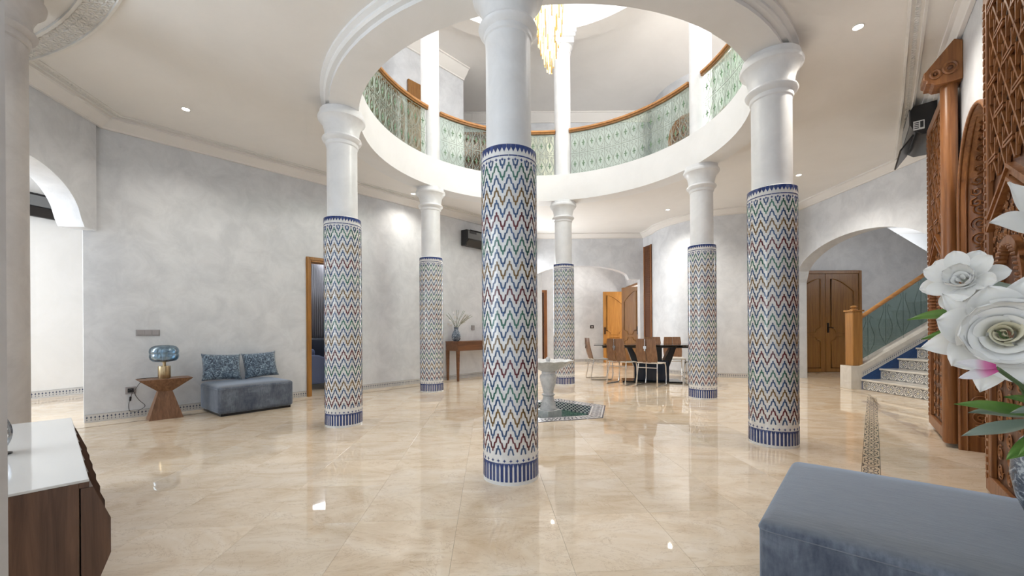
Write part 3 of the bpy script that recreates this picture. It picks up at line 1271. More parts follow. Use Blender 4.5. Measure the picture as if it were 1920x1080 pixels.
# plain column at the far left, behind the sideboard
t = thing('plain_column', 'plain beige plaster column, shade put into its colour, at the left edge behind the sideboard', 'column', (-3.635, 2.86, 0))
b = MB()
b.lathe([(.175, 0), (.175, 3.13)], 48)
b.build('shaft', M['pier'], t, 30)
b = MB()
b.lathe([(.174, 3.12), (.186, 3.13), (.190, 3.15), (.19, 3.175), (.215, 3.19), (.225, 3.21), (.21, 3.235), (.196, 3.25), (.20, 3.31), (.23, 3.38), (.265, 3.42), (.27, 3.45), (.25, 3.47), (.25, Z_CEIL + .01)], 48)
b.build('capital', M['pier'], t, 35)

# upper gallery columns
ups = MB(); ups.lathe([(.158, Z_UP - .02), (.158, 6.42)], 40); ups_me = ups.mesh('shaft', M['shaft'], 30)
upc = MB(); upc.lathe([(.156, 6.36), (.17, 6.375), (.172, 6.40), (.16, 6.415), (.17, 6.45), (.205, 6.50)], 40); upc_me = upc.mesh('capital', M['shaft'], 35)
upb = MB(); upb.box(-.2, .2, -.2, .2, 6.49, 6.60); upb.box(-.225, .225, -.225, .225, 6.60, 6.66); upb.box(-.24, .24, -.24, .24, 6.66, 6.735); upb_me = upb.mesh('block', M['shaft'])
for k, lab in ((2, 'white upper gallery column on the right, seen through the ring'), (3, 'white upper gallery column right of the chandelier'), (4, 'white upper gallery column on the left, seen through the ring')):
    a = TH0 + k * pi / 3
    t = thing('gallery_column', lab, 'column', (CX + 2.535 * cos(a), CY + 2.535 * sin(a), 0), a + (radians(12)), 'upper gallery columns')
    link('shaft', ups_me, t)
    link('capital', upc_me, t)
    link('block', upb_me, t)

# ------------------------------------------------------------------ gallery railing
RR = 2.44
PW = .165


def spiral(cx, cz, r, a0, turns, n=10, sg=1):
    return [(cx + r * (1 - .75 * q / n) * cos(a0 + sg * turns * 2 * pi * q / n), cz + r * (1 - .75 * q / n) * sin(a0 + sg * turns * 2 * pi * q / n)) for q in range(n + 1)]


def grille_mesh():
    b = MB()
    W2 = PW / 2
    def tb(p, r=.0046): b.tube([(x, 0, z) for x, z in p], r, 4, caps=False)
    tb([(-W2, 0), (-W2, .80)])
    for z in (.012, .40, .795):
        tb([(-W2, z), (W2, z)])
    for z0 in (.02, .41):
        h = .37
        for sg in (-1, 1):
            p = []
            # scroll at the foot, swelling side, pointed top with a curl
            foot = spiral(sg * .030, z0 + .035, .026, pi / 2, .9, 8, sg)
            p += list(reversed(foot))
            p += [(sg * .052, z0 + .10), (sg * .070, z0 + .155), (sg * .066, z0 + .20), (sg * .04, z0 + .255), (sg * .014, z0 + .30)]
            p += spiral(sg * .030, z0 + .335, .024, -pi / 2 - sg * .5, .9, 8, sg)[:]
            tb(p, .0046)
    return b.mesh('grille_panel', M['iron'], 50, fix=False)


def fleur_mesh():
    b = MB()
    for z0 in (.02,):
        zc = z0 + .18
        for dx, dz, l in ((0, 1, .058), (0, -1, .058), (1, 0, .032), (-1, 0, .032)):
            pts = [(0 + dx * l * f, 0, zc + dz * l * f) for f in (0, .35, .7, 1)]
            b.tube(pts, [.005, .011, .010, .003], 4)
    return b.mesh('fleur', M['iron_leaf'], 60, fix=False)


gm, fm = grille_mesh(), fleur_mesh()


def arc_solid(r0, r1, z0, z1, a0, a1, n=28):
    b = MB()
    for k in range(n + 1):
        a = a0 + (a1 - a0) * k / n
        for r, z in ((r0, z0), (r1, z0), (r1, z1), (r0, z1)):
            b.v.append((CX + r * cos(a), CY + r * sin(a), z))
    for k in range(n):
        for q in range(4):
            q2 = (q + 1) % 4
            b.f.append((k * 4 + q, k * 4 + q2, k * 4 + 4 + q2, k * 4 + 4 + q))
    b.f += [(0, 1, 2, 3), tuple(n * 4 + q for q in range(4))]
    return b


for k, lab in ((1, 'gallery railing at the right, partly hidden by the nearer right column'), (2, 'long gallery railing right of the chandelier, with glass and scrolled iron'),
               (3, 'gallery railing behind the nearest column, left of the upper back column'), (4, 'gallery railing at the left of the ring with scrolled iron')):
    a0 = TH0 + k * pi / 3 + .066
    a1 = TH0 + (k + 1) * pi / 3 - .066
    t = thing('gallery_railing', lab, 'railing', (0, 0, 0), 0, 'railings around the upper gallery')
    b = arc_solid(RR - .035, RR + .04, Z_UP + .845, Z_UP + .885, a0 - .012, a1 + .012)
    b.build('handrail', M['rail_wood'], t, 30, bevel=.008)
    b = arc_solid(RR - .02, RR + .025, Z_UP + .815, Z_UP + .846, a0 - .012, a1 + .012)
    b.build('rail_moulding', M['oak_dark'], t, 30)
    b = arc_solid(RR + .030, RR + .036, Z_UP + .01, Z_UP + .82, a0, a1)
    b.build('glass_pane', M['rail_glass'], t, 30)
    cnt = round((a1 - a0) * RR / PW)
    for q in range(cnt):
        a = a0 + (a1 - a0) * (q + .5) / cnt
        g = link('grille_panel', gm, t, (CX + RR * cos(a), CY + RR * sin(a), Z_UP + .005), a + pi / 2)
        link('fleur', fm, g)
        link('fleur', fm, g, (0, 0, .39))

# ------------------------------------------------------------------ chandelier
t = thing('chandelier', 'glowing chandelier of crystal rods hanging through the ring', 'chandelier', (CX + .02, CY, 0))
b = MB()
b.lathe([(.002, 8.72), (.09, 8.72), (.09, 8.69), (.012, 8.67), (.012, 6.15), (.20, 6.14), (.20, 6.10), (.002, 6.10)], 24)
b.build('ceiling_rod', M['gold'], t, 30)
core = MB()
core.lathe([(.03, 6.1), (.05, 5.9), (.05, 4.75), (.02, 4.6), (.001, 4.6)], 12)
core.build('lamp_core', M['crystal_core'], t, 40)
rg = random.Random(3)
rodm = MB()
rodm.lathe([(.001, -.002), (.0085, .004), (.0085, .205), (.001, .21)], 6)
rod_me = rodm.mesh('crystal_rod', M['crystal'])
rod_gold = rod_me.copy()
rod_gold.materials[0] = M['gold']
tiers = [(.20, 5.86, 26), (.205, 5.66, 26), (.195, 5.46, 26), (.19, 5.27, 26), (.18, 5.10, 24), (.165, 4.94, 22), (.14, 4.79, 18), (.10, 4.65, 13), (.06, 4.52, 8), (.035, 4.44, 5)]
for r, z, cnt in tiers:
    for q in range(cnt):
        a = 2 * pi * q / cnt + rg.random() * .2
        spz = .07 * ((q / cnt + .3) % 1.0)
        link('crystal_rod', rod_me if q % 3 else rod_gold, t, ((r + rg.uniform(-.012, .006)) * cos(a), (r + rg.uniform(-.012, .006)) * sin(a), z + spz), 0)
pl = bpy.data.lights.new('chandelier_light', 'POINT')
pl.energy = 4
pl.color = (1.0, .84, .6)
pl.shadow_soft_size = .15
po = bpy.data.objects.new('chandelier_light', pl)
COL.objects.link(po)
po.parent = t
po.location = (0, 0, 4.25)

# ------------------------------------------------------------------ downlights
dlm = MB(); dlm.lathe([(.045, Z_CEIL + .003), (.045, Z_CEIL - .006), (.036, Z_CEIL - .006), (.034, Z_CEIL + .003)], 24)
dl_ring = dlm.mesh('trim_ring', M['carved_plaster'], 30)
dlm = MB(); dlm.lathe([(.001, Z_CEIL - .003), (.035, Z_CEIL - .003)], 24)
dl_lens = dlm.mesh('lens', M['lamp_lens'])
for x, y, en, lab in ((-3.73, 4.70, 16, 'recessed downlight over the velvet bench on the left'), (2.97, 3.49, 42, 'recessed downlight nearest on the right of the ceiling'),
                  (4.82, 6.85, 75, 'recessed downlight just right of the right column'), (3.36, 8.78, 60, 'recessed downlight between the two right columns above the dining table'),
                  (.95, 9.91, 20, 'recessed downlight beside the farthest column'), (-1.83, 7.65, 16, 'recessed downlight left of the console table column')):
    t = thing('downlight', lab, 'downlight', (x, y, 0), 0, 'recessed ceiling downlights')
    link('trim_ring', dl_ring, t)
    link('lens', dl_lens, t)
    d = bpy.data.lights.new('downlight_beam', 'SPOT')
    d.energy = en
    d.color = (1, .93, .82)
    d.spot_size = radians(140)
    d.spot_blend = .8
    d.shadow_soft_size = .035
    o = bpy.data.objects.new('downlight_beam', d)
    COL.objects.link(o)
    o.parent = t
    o.location = (0, 0, Z_CEIL - .02)

# ------------------------------------------------------------------ fountain and its sunk hexagonal pool
t = thing('fountain_pool', 'sunk hexagonal pool lined with black and white zellige tiles', 'pool', (CX, CY, 0))
def hexp(r, k): return (r * cos(HEXA + k * pi / 3), r * sin(HEXA + k * pi / 3))
Ri, PD = .60, -.115
for k in range(6):
    o0, o1, i0, i1 = hexp(HEXR - .002, k), hexp(HEXR - .002, k + 1), hexp(Ri, k), hexp(Ri, k + 1)
    b = MB()
    z = .004
    for q in range(4):       # four tiles on each side of the rim
        f0, f1 = q / 4 + .004, (q + 1) / 4 - .004
        L_ = lambda A, B, f: (A[0] + (B[0] - A[0]) * f, A[1] + (B[1] - A[1]) * f)
        b = MB()
        b.poly([(*L_(o0, o1, f0), z), (*L_(o0, o1, f1), z), (*L_(i0, i1, f1), z), (*L_(i0, i1, f0), z)], [(f0, 0), (f1, 0), (f1, 1), (f0, 1)])
        b.poly([(*L_(o0, o1, f0), z), (*L_(o0, o1, f1), z), (*L_(o0, o1, f1), -.01), (*L_(o0, o1, f0), -.01)], [(f0, 0)] * 4)
        b.build('rim_tile', M['pool_rim'], t, fix=False)
    b = MB()
    b.poly([(*i0, z), (*i1, z), (*i1, PD), (*i0, PD)], [(0, 1), (1, 1), (1, 0), (0, 0)])
    b.build('side_panel', M['pool_lattice'], t, fix=False)
b = MB()
b.poly([(*hexp(HEXR + .03, k), PD - .004) for k in range(6)])
b.build('basin_bed', M['pool_water'], t)
b = MB()
lo = [(*hexp(.58, k), PD) for k in range(6)]
b.poly(lo)
b.v = [(x, y, PD + .012) for x, y, z in b.v]
b.build('water', M['pool_water'], t)

t = thing('fountain', 'white marble fountain with fluted bowl on a baluster pedestal', 'fountain', (CX - .02, CY - .02, PD + .012), radians(38))
b = MB()
b.box(-.125, .125, -.125, .125, 0, .105)
b.build('plinth', M['fountain_marble'], t, bevel=.006)
b = MB()
b.lathe([(.115, .105), (.116, .12), (.105, .135), (.085, .20), (.070, .27), (.066, .285), (.082, .292), (.086, .302), (.080, .312), (.066, .318), (.072, .36), (.094, .44), (.110, .50), (.114, .53), (.106, .56), (.085, .575), (.080, .58), (.090, .588), (.090, .60), (.075, .606)], 40)
b.build('baluster', M['fountain_marble'], t, 40)
b = MB()
S = 96
prof_o = [(.07, .60), (.10, .615), (.17, .65), (.235, .685), (.285, .715), (.318, .738), (.328, .75)]
prof_i = [(.312, .752), (.26, .725), (.17, .69), (.05, .675), (.001, .674)]
allp = prof_o + prof_i
for i, (r, z) in enumerate(allp):
    for k in range(S):
        a = 2 * pi * k / S
        lob = abs(sin(6 * a))
        amp = .06 * (r / .3) if i < len(prof_o) else .045 * (r / .3)
        rr = r * (1 - amp + amp * 1.6 * lob ** .6)
        zz = z + (.012 * (lob - .5) if 4 <= i <= 7 else 0)
        b.v.append((rr * cos(a), rr * sin(a), zz))
for i in range(len(allp) - 1):
    for k in range(S):
        k2 = (k + 1) % S
        b.f.append((i * S + k, i * S + k2, (i + 1) * S + k2, (i + 1) * S + k))
b.build('bowl', M['fountain_marble'], t, 50)
b = MB()
b.lathe([(.05, .672), (.05, .70), (.03, .71), (.026, .755), (.034, .765), (.030, .785), (.012, .80), (.001, .80)], 20)
b.build('spout', M['fountain_marble'], t, 40)

# ------------------------------------------------------------------ doors


def panel_leaf(parent, w, h, mat, arched=True, flip=False, y=0, th=.045, handle=True):
    """a panelled leaf: x 0..w, z 0..h, front at -y"""
    b = MB()
    b.box(0, w, y, y + th, 0, h)
    leaf = b.build('leaf', mat, parent, bevel=.004)
    def frame(pts, name):
        bb = MB()
        loop = [(x, y - .006, z) for x, z in pts]
        bb.tube(loop, .013, 5, closed=True)
        bb.build(name, mat, leaf, 50)
    m_ = .11 * w / .7
    zl, zu = h * .36, h * .40
    lowp = [(m_, .1), (w - m_, .1), (w - m_, zl - .12), (w - m_ - .035, zl - .09), (w - m_ - .09, zl - .075), (w - m_ - .12, zl), (m_ + .12, zl), (m_ + .09, zl - .075), (m_ + .035, zl - .09), (m_, zl - .12)]
    frame(lowp, 'lower_moulding')
    up = [(m_, zu + .13), (m_ + .035, zu + .10), (m_ + .09, zu + .085), (m_ + .12, zu), (w - m_ - .12, zu), (w - m_ - .09, zu + .085), (w - m_ - .035, zu + .10), (w - m_, zu + .13)]
    zt = h - .12
    inner = w - 2 * m_
    for k in range(9):
        f = k / 8
        if flip:
            x = w - m_ - inner * f
            z = zt - .30 + .30 * sin(f * pi / 2)
        else:
            x = w - m_ - inner * f
            z = zt - .30 + .30 * cos(f * pi / 2) if False else zt - .30 * (1 - sin((1 - f) * pi / 2))
        up.append((x, z))
    frame(up, 'upper_moulding')
    if handle:
        hb = MB()
        hx = .05 if flip else w - .05
        hb.box(hx - .02, hx + .02, y - .012, y, h * .40, h * .50)
        hb.tube([(hx, y - .01, h * .455), (hx, y - .05, h * .455), (hx + (.09 if flip else -.09), y - .055, h * .45)], .009, 6)
        hb.build('handle', M['door_iron'], leaf)
    return leaf


# double oak door behind the staircase
t = thing('door_1', 'closed double oak door with arched panels beside the staircase', 'door', (6.62, 9.80, 0), 0, kind='structure')
b = MB()
b.box(0, .07, -.06, 0, 0, 2.42); b.box(1.65, 1.72, -.06, 0, 0, 2.42); b.box(.07, 1.65, -.06, 0, 2.35, 2.42)
b.build('frame', M['oak_dark'], t, bevel=.006)
for sx, fl_ in ((.07, False), (.86, True)):
    e = bpy.data.objects.new('leaf_pivot', None)
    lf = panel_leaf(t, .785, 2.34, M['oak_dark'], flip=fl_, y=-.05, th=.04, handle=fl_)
    lf.location = (sx, 0, .006)
    bpy.data.objects.remove(e)

# open oak double doors in the vestibule
t = thing('door_2', 'open light oak door leaf catching the light in the vestibule', 'door', (2.90, 12.98, 0), 0, kind='structure')
panel_leaf(t, .74, 2.25, M['oak'], flip=True, handle=True).location = (0, 0, .006)
t = thing('door_3', 'oak door leaf with shade put into its colour, ajar beside the lit leaf', 'door', (3.215, 11.98, 0), atan2(-.40, .38), kind='structure')
panel_leaf(t, .56, 2.27, M['oak_dark'], flip=False, handle=True).location = (0, 0, .006)  # darker oak than the other leaf, its shade put into the colour
t = thing('door_4', 'oak door frame at the right of the vestibule', 'door frame', (3.70, 11.66, 0), radians(-90), kind='structure')
b = MB(); b.box(-1.52, -1.46, -.03, .03, 0, 2.42); b.build('jamb', M['oak_dark'], t)
b = MB(); b.box(-.05, .0, -.05, .03, 0, 2.42); b.build('jamb', M['oak_dark'], t)
b = MB(); b.box(-1.52, 0, -.04, .03, 2.36, 2.42); b.build('head', M['oak_dark'], t)
# room beyond that doorway
b = MB(); b.box(3.95, 6.2, 13.9, 14.0, 0, WH)
structure(b, 'wall_room_beyond', 'pale wall of the room beyond the vestibule doors', 'wall', M['ringplaster'])

# dark doorway of the vestibule, left
t = thing('door_5', 'dark doorway with a reddish wood frame behind the fountain', 'door', (.25, 13.4, 0), 0, kind='structure')
b = MB(); b.box(.0, .08, -.04, .05, 0, 2.36); b.build('jamb', M['carved_wood'], t)
b = MB(); b.box(.80, .90, -.04, .05, 0, 2.36); b.build('jamb', M['carved_wood'], t)
b = MB(); b.box(.08, .80, -.04, .05, 2.28, 2.36); b.build('head', M['carved_wood'], t)
b = MB(); b.box(.08, .80, .06, .10, .004, 2.28); b.build('door_leaf', M['carved_dark'], t)

# doorway in the left wall with curtain and sofa beyond
P0 = lw(DS0 - .065)
ang = atan2(LD.y, LD.x)
t = thing('door_6', 'oak door frame in the left wall behind the left tiled column', 'door frame', (P0.x, P0.y, 0), ang, kind='structure')
W_ = DS1 - DS0 + .13
b = MB(); b.box(0, .075, -.025, .17, 0, DZ + .07); b.build('jamb', M['oak'], t, bevel=.006)
b = MB(); b.box(W_ - .075, W_, -.025, .17, 0, DZ + .07); b.build('jamb', M['oak'], t, bevel=.006)
b = MB(); b.box(.075, W_ - .075, -.025, .17, DZ - .01, DZ + .07); b.build('head', M['oak'], t, bevel=.006)
b = MB(); b.box(.012, .05, -.038, -.02, 0, DZ + .045); b.box(.05, W_ - .05, -.038, -.02, DZ + .022, DZ + .06); b.build('architrave_bead', M['oak'], t)

cu = MB()
c0 = lw(2.0, -1.75)
nfold = 60
prevp = None
for k in range(nfold * 2 + 1):
    s = 2.0 + k * 2.6 / (nfold * 2)
    p = lw(s, -1.75 + .035 * (1 if k % 2 else -1))
    cu.v += [(p.x, p.y, .75), (p.x, p.y, 2.5)]
for k in range(nfold * 2):
    cu.f.append((2 * k, 2 * k + 2, 2 * k + 3, 2 * k + 1))
o = cu.build('curtain', M['curtain'], None, 80)
sm = o.modifiers.new('thickness', 'SOLIDIFY'); sm.thickness = .006
tag(o, 'grey pleated curtain seen through the doorway in the left wall', 'curtain')
structure(wall_mesh([tuple(lw(1.2, -1.95)), tuple(lw(5.2, -1.95))], 0, WH, -.1), 'wall_left_room', 'wall of the room behind the left doorway', 'wall', M['wall'])
structure(wall_mesh([tuple(lw(4.9, -.2)), tuple(lw(4.9, -1.95))], 0, WH, -.1), 'wall_left_room_side', 'side wall of the room behind the left doorway', 'wall', M['wall'])


def rbox(mb, x0, x1, y0, y1, z0, z1):
    mb.box(x0, x1, y0, y1, z0, z1)
    return mb


p = lw(2.75, -1.15)
t = thing('blue_sofa', 'slate blue sofa seen through the curtained doorway', 'sofa', (p.x, p.y, 0), ang)
b = MB(); b.box(-.45, 1.3, -.3, .35, .12, .40); b.build('seat', M['sofa_blue'], t, bevel=.06, segs=3)
b = MB(); b.box(-.45, 1.3, .36, .52, .12, .92); b.build('backrest', M['navy'], t, bevel=.05, segs=3)
b = MB(); b.box(-.10, .34, .10, .35, .41, .72); b.build('cushion', M['sofa_blue'], t, bevel=.06, segs=3)
b = MB(); b.slab_xz([(-.45, .10)] + [(.02 + .47 * sin(q * pi / 16) - .47 + .0, .10 + .50 * cos((8 - q) * pi / 16) if False else .10) for q in range(0)] + [(.52, .10), (.52, .30), (.46, .46), (.34, .56), (.18, .62), (-.05, .64), (-.45, .64)], -.46, -.32)
b.build('armrest', M['sofa_blue'], t, bevel=.03)
for x, y in ((-.35, -.38), (1.2, -.25), (-.35, .42), (1.2, .42)):
    b = MB(); b.box(x - .03, x + .03, y - .03, y + .03, 0, .125); b.build('foot', M['walnut'], t)

# ------------------------------------------------------------------ carved wooden leaves on the right


def spiral3(cx, cz, r, a0, sg, y, turns=1.5, n=14):
    return [(cx + r * (1 - .8 * q / n) * cos(a0 + sg * turns * 2 * pi * q / n), y, cz + r * (1 - .8 * q / n) * sin(a0 + sg * turns * 2 * pi * q / n)) for q in range(n + 1)]


LW_, LH_ = .97, 3.12


def carved_leaf(name, label, loc, rz, post_at):
    """local: x along the leaf 0..LW_, front towards -y"""
    t = thing(name, label, 'carved door', loc, rz, 'carved wooden door leaves')
    b = MB(); b.box(.0, LW_, 0, .03, .0, LH_); b.build('back_board', M['carved_dark'], t)  # dark copy of the carved wood, recess shade put into the colour
    for x0 in (0, LW_ - .075):
        b = MB(); b.box(x0, x0 + .075, -.03, 0, 0, LH_); s_ = b.build('stile', M['carved_wood'], t, bevel=.006)
        b = MB()
        for k in range(60):
            z = .08 + k * .05
            b.box(x0 + .025, x0 + .05, -.036, -.028, z, z + .032)
        stuff(b.build('stile_carving', M['carved_wood'], s_))
    for z0, z1, nm in ((0, .10, 'bottom_rail'), (LH_ - .09, LH_, 'top_rail'), (.80, .87, 'middle_rail')):
        b = MB(); b.box(.075, LW_ - .075, -.03, 0, z0, z1); b.build(nm, M['carved_wood'], t, bevel=.006)
    xi0, xi1 = .075, LW_ - .075
    # interlaced lattice in the upper field
    la = MB()
    zb, zt = 1.93, LH_ - .09
    cw, ch = (xi1 - xi0) / 5, .235
    rows = int((zt - zb) / ch) + 1
    def bar3(x0, z0, x1, z1, y, w=.016, d=.014):
        z0c, z1c = max(zb, min(zt, z0)), max(zb, min(zt, z1))
        if abs(z0 - z1) > 1e-6:
            f0, f1 = (z0c - z0) / (z1 - z0), (z1c - z0) / (z1 - z0)
            x0, x1 = x0 + (x1 - x0) * f0, x0 + (x1 - x0) * f1
        if hypot(x1 - x0, z1c - z0c) < .01:
            return
        D = Vector((x1 - x0, z1c - z0c)).normalized()
        Nn = Vector((-D.y, D.x)) * (w / 2)
        lo = [(x0 - Nn.x, y, z0c - Nn.y), (x0 + Nn.x, y, z0c + Nn.y), (x0 + Nn.x, y - d, z0c + Nn.y), (x0 - Nn.x, y - d, z0c - Nn.y)]
        hi = [(x1 - Nn.x, y, z1c - Nn.y), (x1 + Nn.x, y, z1c + Nn.y), (x1 + Nn.x, y - d, z1c + Nn.y), (x1 - Nn.x, y - d, z1c - Nn.y)]
        la.hexa(lo, hi)
    for r in range(rows):
        z = zb + r * ch
        for c in range(5):
            x = xi0 + c * cw
            xm = x + cw / 2
            bar3(x, z, xm, z + ch * .5, -.002)
            bar3(xm, z + ch * .5, x, z + ch, -.004)
            bar3(x + cw, z, xm, z + ch * .5, -.005)
            bar3(xm, z + ch * .5, x + cw, z + ch, -.003)
            bar3(x + cw * .22, z, x + cw * .22, z + ch * .5, -.007, .013)
            bar3(x + cw * .78, z + ch * .5, x + cw * .78, z + ch, -.007, .013)
            if r % 2 == c % 2:
                bar3(x, z + ch * .47, x + cw, z + ch * .47, -.012, .013)
                bar3(x, z + ch * .57, x + cw, z + ch * .57, -.012, .013)
    stuff(la.build('lattice', M['carved_wood'], t))
    # gable bands
    xm = LW_ / 2
    for sg in (0, 1):
        xa, xb = (xi0, xm) if sg == 0 else (xi1, xm)
        for o_, th_, yy in ((0, .022, -.034), (.075, .022, -.034), (.036, .05, -.02)):
            b = MB()
            lo = [(xa, 0, 1.62 + o_), (xb, 0, 1.83 + o_), (xb, 0, 1.83 + o_ + th_), (xa, 0, 1.62 + o_ + th_)]
            b.hexa([(x, 0, z) for x, _, z in lo], [(x, yy, z) for x, _, z in lo])
            b.build('gable_band', M['carved_wood'], t)
    # spandrel carving between gable and niche
    sp = MB()
    rg_ = random.Random(5)
    for k in range(150):
        x = rg_.uniform(xi0 + .02, xi1 - .02)
        z = rg_.uniform(1.36, 1.62 + .2 * (1 - abs(x - xm) / (xm - xi0)))
        if hypot((x - xm) / .24, (z - 1.22) / .28) < 1.0:
            continue
        sp.tube(spiral3(x, z, rg_.uniform(.015, .028), rg_.random() * 6, rg_.choice((-1, 1)), -.005, 1.3, 10), .0038, 4)
    stuff(sp.build('spandrel_scrolls', M['carved_wood'], t, 50))
    # arched niche with spindle beads
    b = MB()
    outer, inner = [], []
    for k in range(17):
        a = pi * k / 16
        outer.append((xm + .27 * cos(a), 1.22 + .31 * sin(a)))
        inner.append((xm + .225 * cos(a), 1.22 + .26 * sin(a)))
    outer = [(xm + .27, .87)] + outer + [(xm - .27, .87)]
    inner = [(xm + .225, .87)] + inner + [(xm - .225, .87)]
    for k in range(len(outer) - 1):
        q4 = [outer[k], outer[k + 1], inner[k + 1], inner[k]]
        b.hexa([(x, 0, z) for x, z in q4], [(x, -.035, z) for x, z in q4])
    b.build('niche_arch', M['carved_wood'], t, 30)
    be = MB()
    n_in = len(inner)
    Ls = [0]
    for k in range(n_in - 1):
        Ls.append(Ls[-1] + hypot(inner[k + 1][0] - inner[k][0], inner[k + 1][1] - inner[k][1]))
    for q in range(int(Ls[-1] / .032)):
        s = (q + .5) * .032
        for k in range(n_in - 1):
            if s <= Ls[k + 1]:
                f = (s - Ls[k]) / (Ls[k + 1] - Ls[k])
                x, z = inner[k][0] + (inner[k + 1][0] - inner[k][0]) * f, inner[k][1] + (inner[k + 1][1] - inner[k][1]) * f
                break
        be.tube([(x, -.002, z), (x, -.03, z), (x, -.05, z)], [.012, .012, .006], 6)
    stuff(be.build('niche_beads', M['carved_wood'], t, 50))
    # side scroll fields beside the niche and in the lower panel
    sc = MB()
    for k in range(13):
        for x in ((xi0 + xm - .27) / 2, (xi1 + xm + .27) / 2):
            sc.tube(spiral3(x, .92 + k * .036, .026, k, 1 if k % 2 else -1, -.004, 1.5, 12), .0034, 4)
    for k in range(6):
        for c in range(4):
            sc.tube(spiral3(xi0 + .13 + c * .185, .17 + k * .11, .05, k + c, 1 if (k + c) % 2 else -1, -.006, 2.0, 20), .0046, 4)
    stuff(sc.build('scroll_carving', M['carved_wood'], t, 50))
    for x0 in (xi0, xi1 - .035):
        b = MB(); b.box(x0, x0 + .035, -.028, 0, .10, .80); b.build('panel_moulding', M['carved_wood'], t, bevel=.005)
    if post_at is not None:
        b = MB(); b.lathe([(.045, 0), (.055, .02), (.055, LH_ + .03), (.05, LH_ + .05)], 20, post_at, -.0)
        b.build('rounded_post', M['carved_wood'], t, 40)
    return t


RANG = atan2(RD.y, RD.x)
# leaf front must face the hall: hall side is left of RD, so run the leaf's x axis against RD
p = rw(1.27 + LW_, -.025)
carved_leaf('carved_leaf', 'tall carved wooden door leaf standing farther away, beside the stair arch', (p.x, p.y, .035), RANG + pi, LW_ + .03)
p = rw(-.05, -.034)
carved_leaf('carved_leaf', 'tall carved wooden door leaf nearest the white flowers at the right edge', (p.x, p.y, .02), RANG + pi, None)

# corbel above the far leaf
p = rw(1.25, RO + .001)
t = thing('wooden_corbel', 'carved wooden corbel under the ceiling above the far carved leaf', 'corbel', (p.x, p.y, 0), RANG + pi)
prof2 = [(0, 3.50), (-.05, 3.53), (-.225, 3.31), (-.24, 3.30), (-.24, 3.24), (-.22, 3.225), (-.225, 3.20), (-.19, 3.195), (-.17, 3.175), (-.14, 3.172), (-.10, 3.17), (0, 3.172)]
b = MB()
b.hexa([(-.10, y, z) for y, z in prof2], [(.10, y, z) for y, z in prof2])
b.build('body', M['carved_wood'], t, bevel=.006)
for xx in (-.104, .104):
    for yy, zz, rr in ((-.165, 3.265, .030), (-.075, 3.29, .042)):
        b = MB()
        b.tube([(xx, yy + rr * cos(2 * pi * k / 14), zz + rr * sin(2 * pi * k / 14) * 1.15) for k in range(14)], .012, 6, closed=True)
        b.build('carved_ring', M['carved_wood'], t, 50)
        b = MB()
        b.tube([(xx * .96, yy, zz), (xx * 1.06, yy, zz)], [rr * .5, rr * .25], 8)
        b.build('carved_boss', M['carved_dark'], t, 50)

# arched wooden lining of the doorway between the leaves
t = thing('door_7', 'carved wooden arch lining between the two carved leaves', 'door frame', kind='structure')
ctr, ha = (AT0 + AT1) / 2, (AT1 - AT0) / 2
path = [(AT1 - .012, .0), (AT1 - .012, 1.0), (AT1 - .012, 2.05)]
for k in range(1, 24):
    a = pi * k / 24
    path.append((ctr + (ha - .012) * cos(a), 2.05 + .658 * sin(a)))
path += [(AT0 + .012, 2.05), (AT0 + .012, 1.0), (AT0 + .012, 0)]
b = MB()
for s, z in path:
    f, bk = rw(s, RO + .03), rw(s, RO - .26)
    b.v += [(f.x, f.y, z), (bk.x, bk.y, z)]
for k in range(len(path) - 1):
    b.f.append((2 * k, 2 * k + 1, 2 * k + 3, 2 * k + 2))
o = b.build('reveal_panel', M['carved_wood'], t, 40)
sm = o.modifiers.new('thickness', 'SOLIDIFY'); sm.thickness = .022; sm.offset = 0
b = MB()
face = []
for s, z in path:
    q = rw(s, RO + .03)
    face.append((q.x, q.y, z))
b.tube(face, .014, 8)
b.build('arch_bead', M['carved_wood'], t, 60)
b = MB()
for d_ in (-.24, -.01):
    pts = []
    for s, z in path:
        q = rw(s + (.015 if s < ctr else -.015), RO + d_)
        pts.append((q.x, q.y, z))
    b.tube(pts, .007, 6)
b.build('edge_moulding', M['carved_wood'], t, 60)
b = MB()
for k in range(16):
    z = .14 + k * .125
    for sgn in (1, -1):
        pts = []
        for q in range(25):
            r = .062 * (1 - .85 * q / 24)
            a = (k * 2.1 + sgn) + sgn * 1.9 * 2 * pi * q / 24
            d_ = -.12 + .03 * sgn + r * cos(a)
            P_ = rw(AT1 - .03, RO + d_)
            pts.append((P_.x, P_.y, z + r * sin(a) + (.03 if sgn > 0 else -.03)))
        b.tube(pts, .0062, 5)
for k in range(22):
    a0_ = pi * (k + .5) / 22
    for q2 in (-.07, -.17):
        pts = []
        for q in range(9):
            r = .04 * (1 - .8 * q / 8)
            an = k + 1.3 * 2 * pi * q / 8
            a = a0_ + r * cos(an) / .6
            P_ = rw(ctr + (ha - .032) * cos(a), RO + q2 + r * sin(an))
            pts.append((P_.x, P_.y, 2.05 + .64 * sin(a)))
        b.tube(pts, .008, 4)
stuff(b.build('scroll_carving', M['carved_wood'], t, 50))
b = MB()
f0, f1 = rw(AT0 - .1, RO - .30), rw(AT1 + .1, RO - .30)
g0, g1 = rw(AT0 - .1, RO - .36), rw(AT1 + .1, RO - .36)
b.hexa([(f0.x, f0.y, 0.005), (f1.x, f1.y, .005), (g1.x, g1.y, .005), (g0.x, g0.y, .005)], [(f0.x, f0.y, 2.8), (f1.x, f1.y, 2.8), (g1.x, g1.y, 2.8), (g0.x, g0.y, 2.8)])
b.build('inner_board', M['carved_dark'], t)

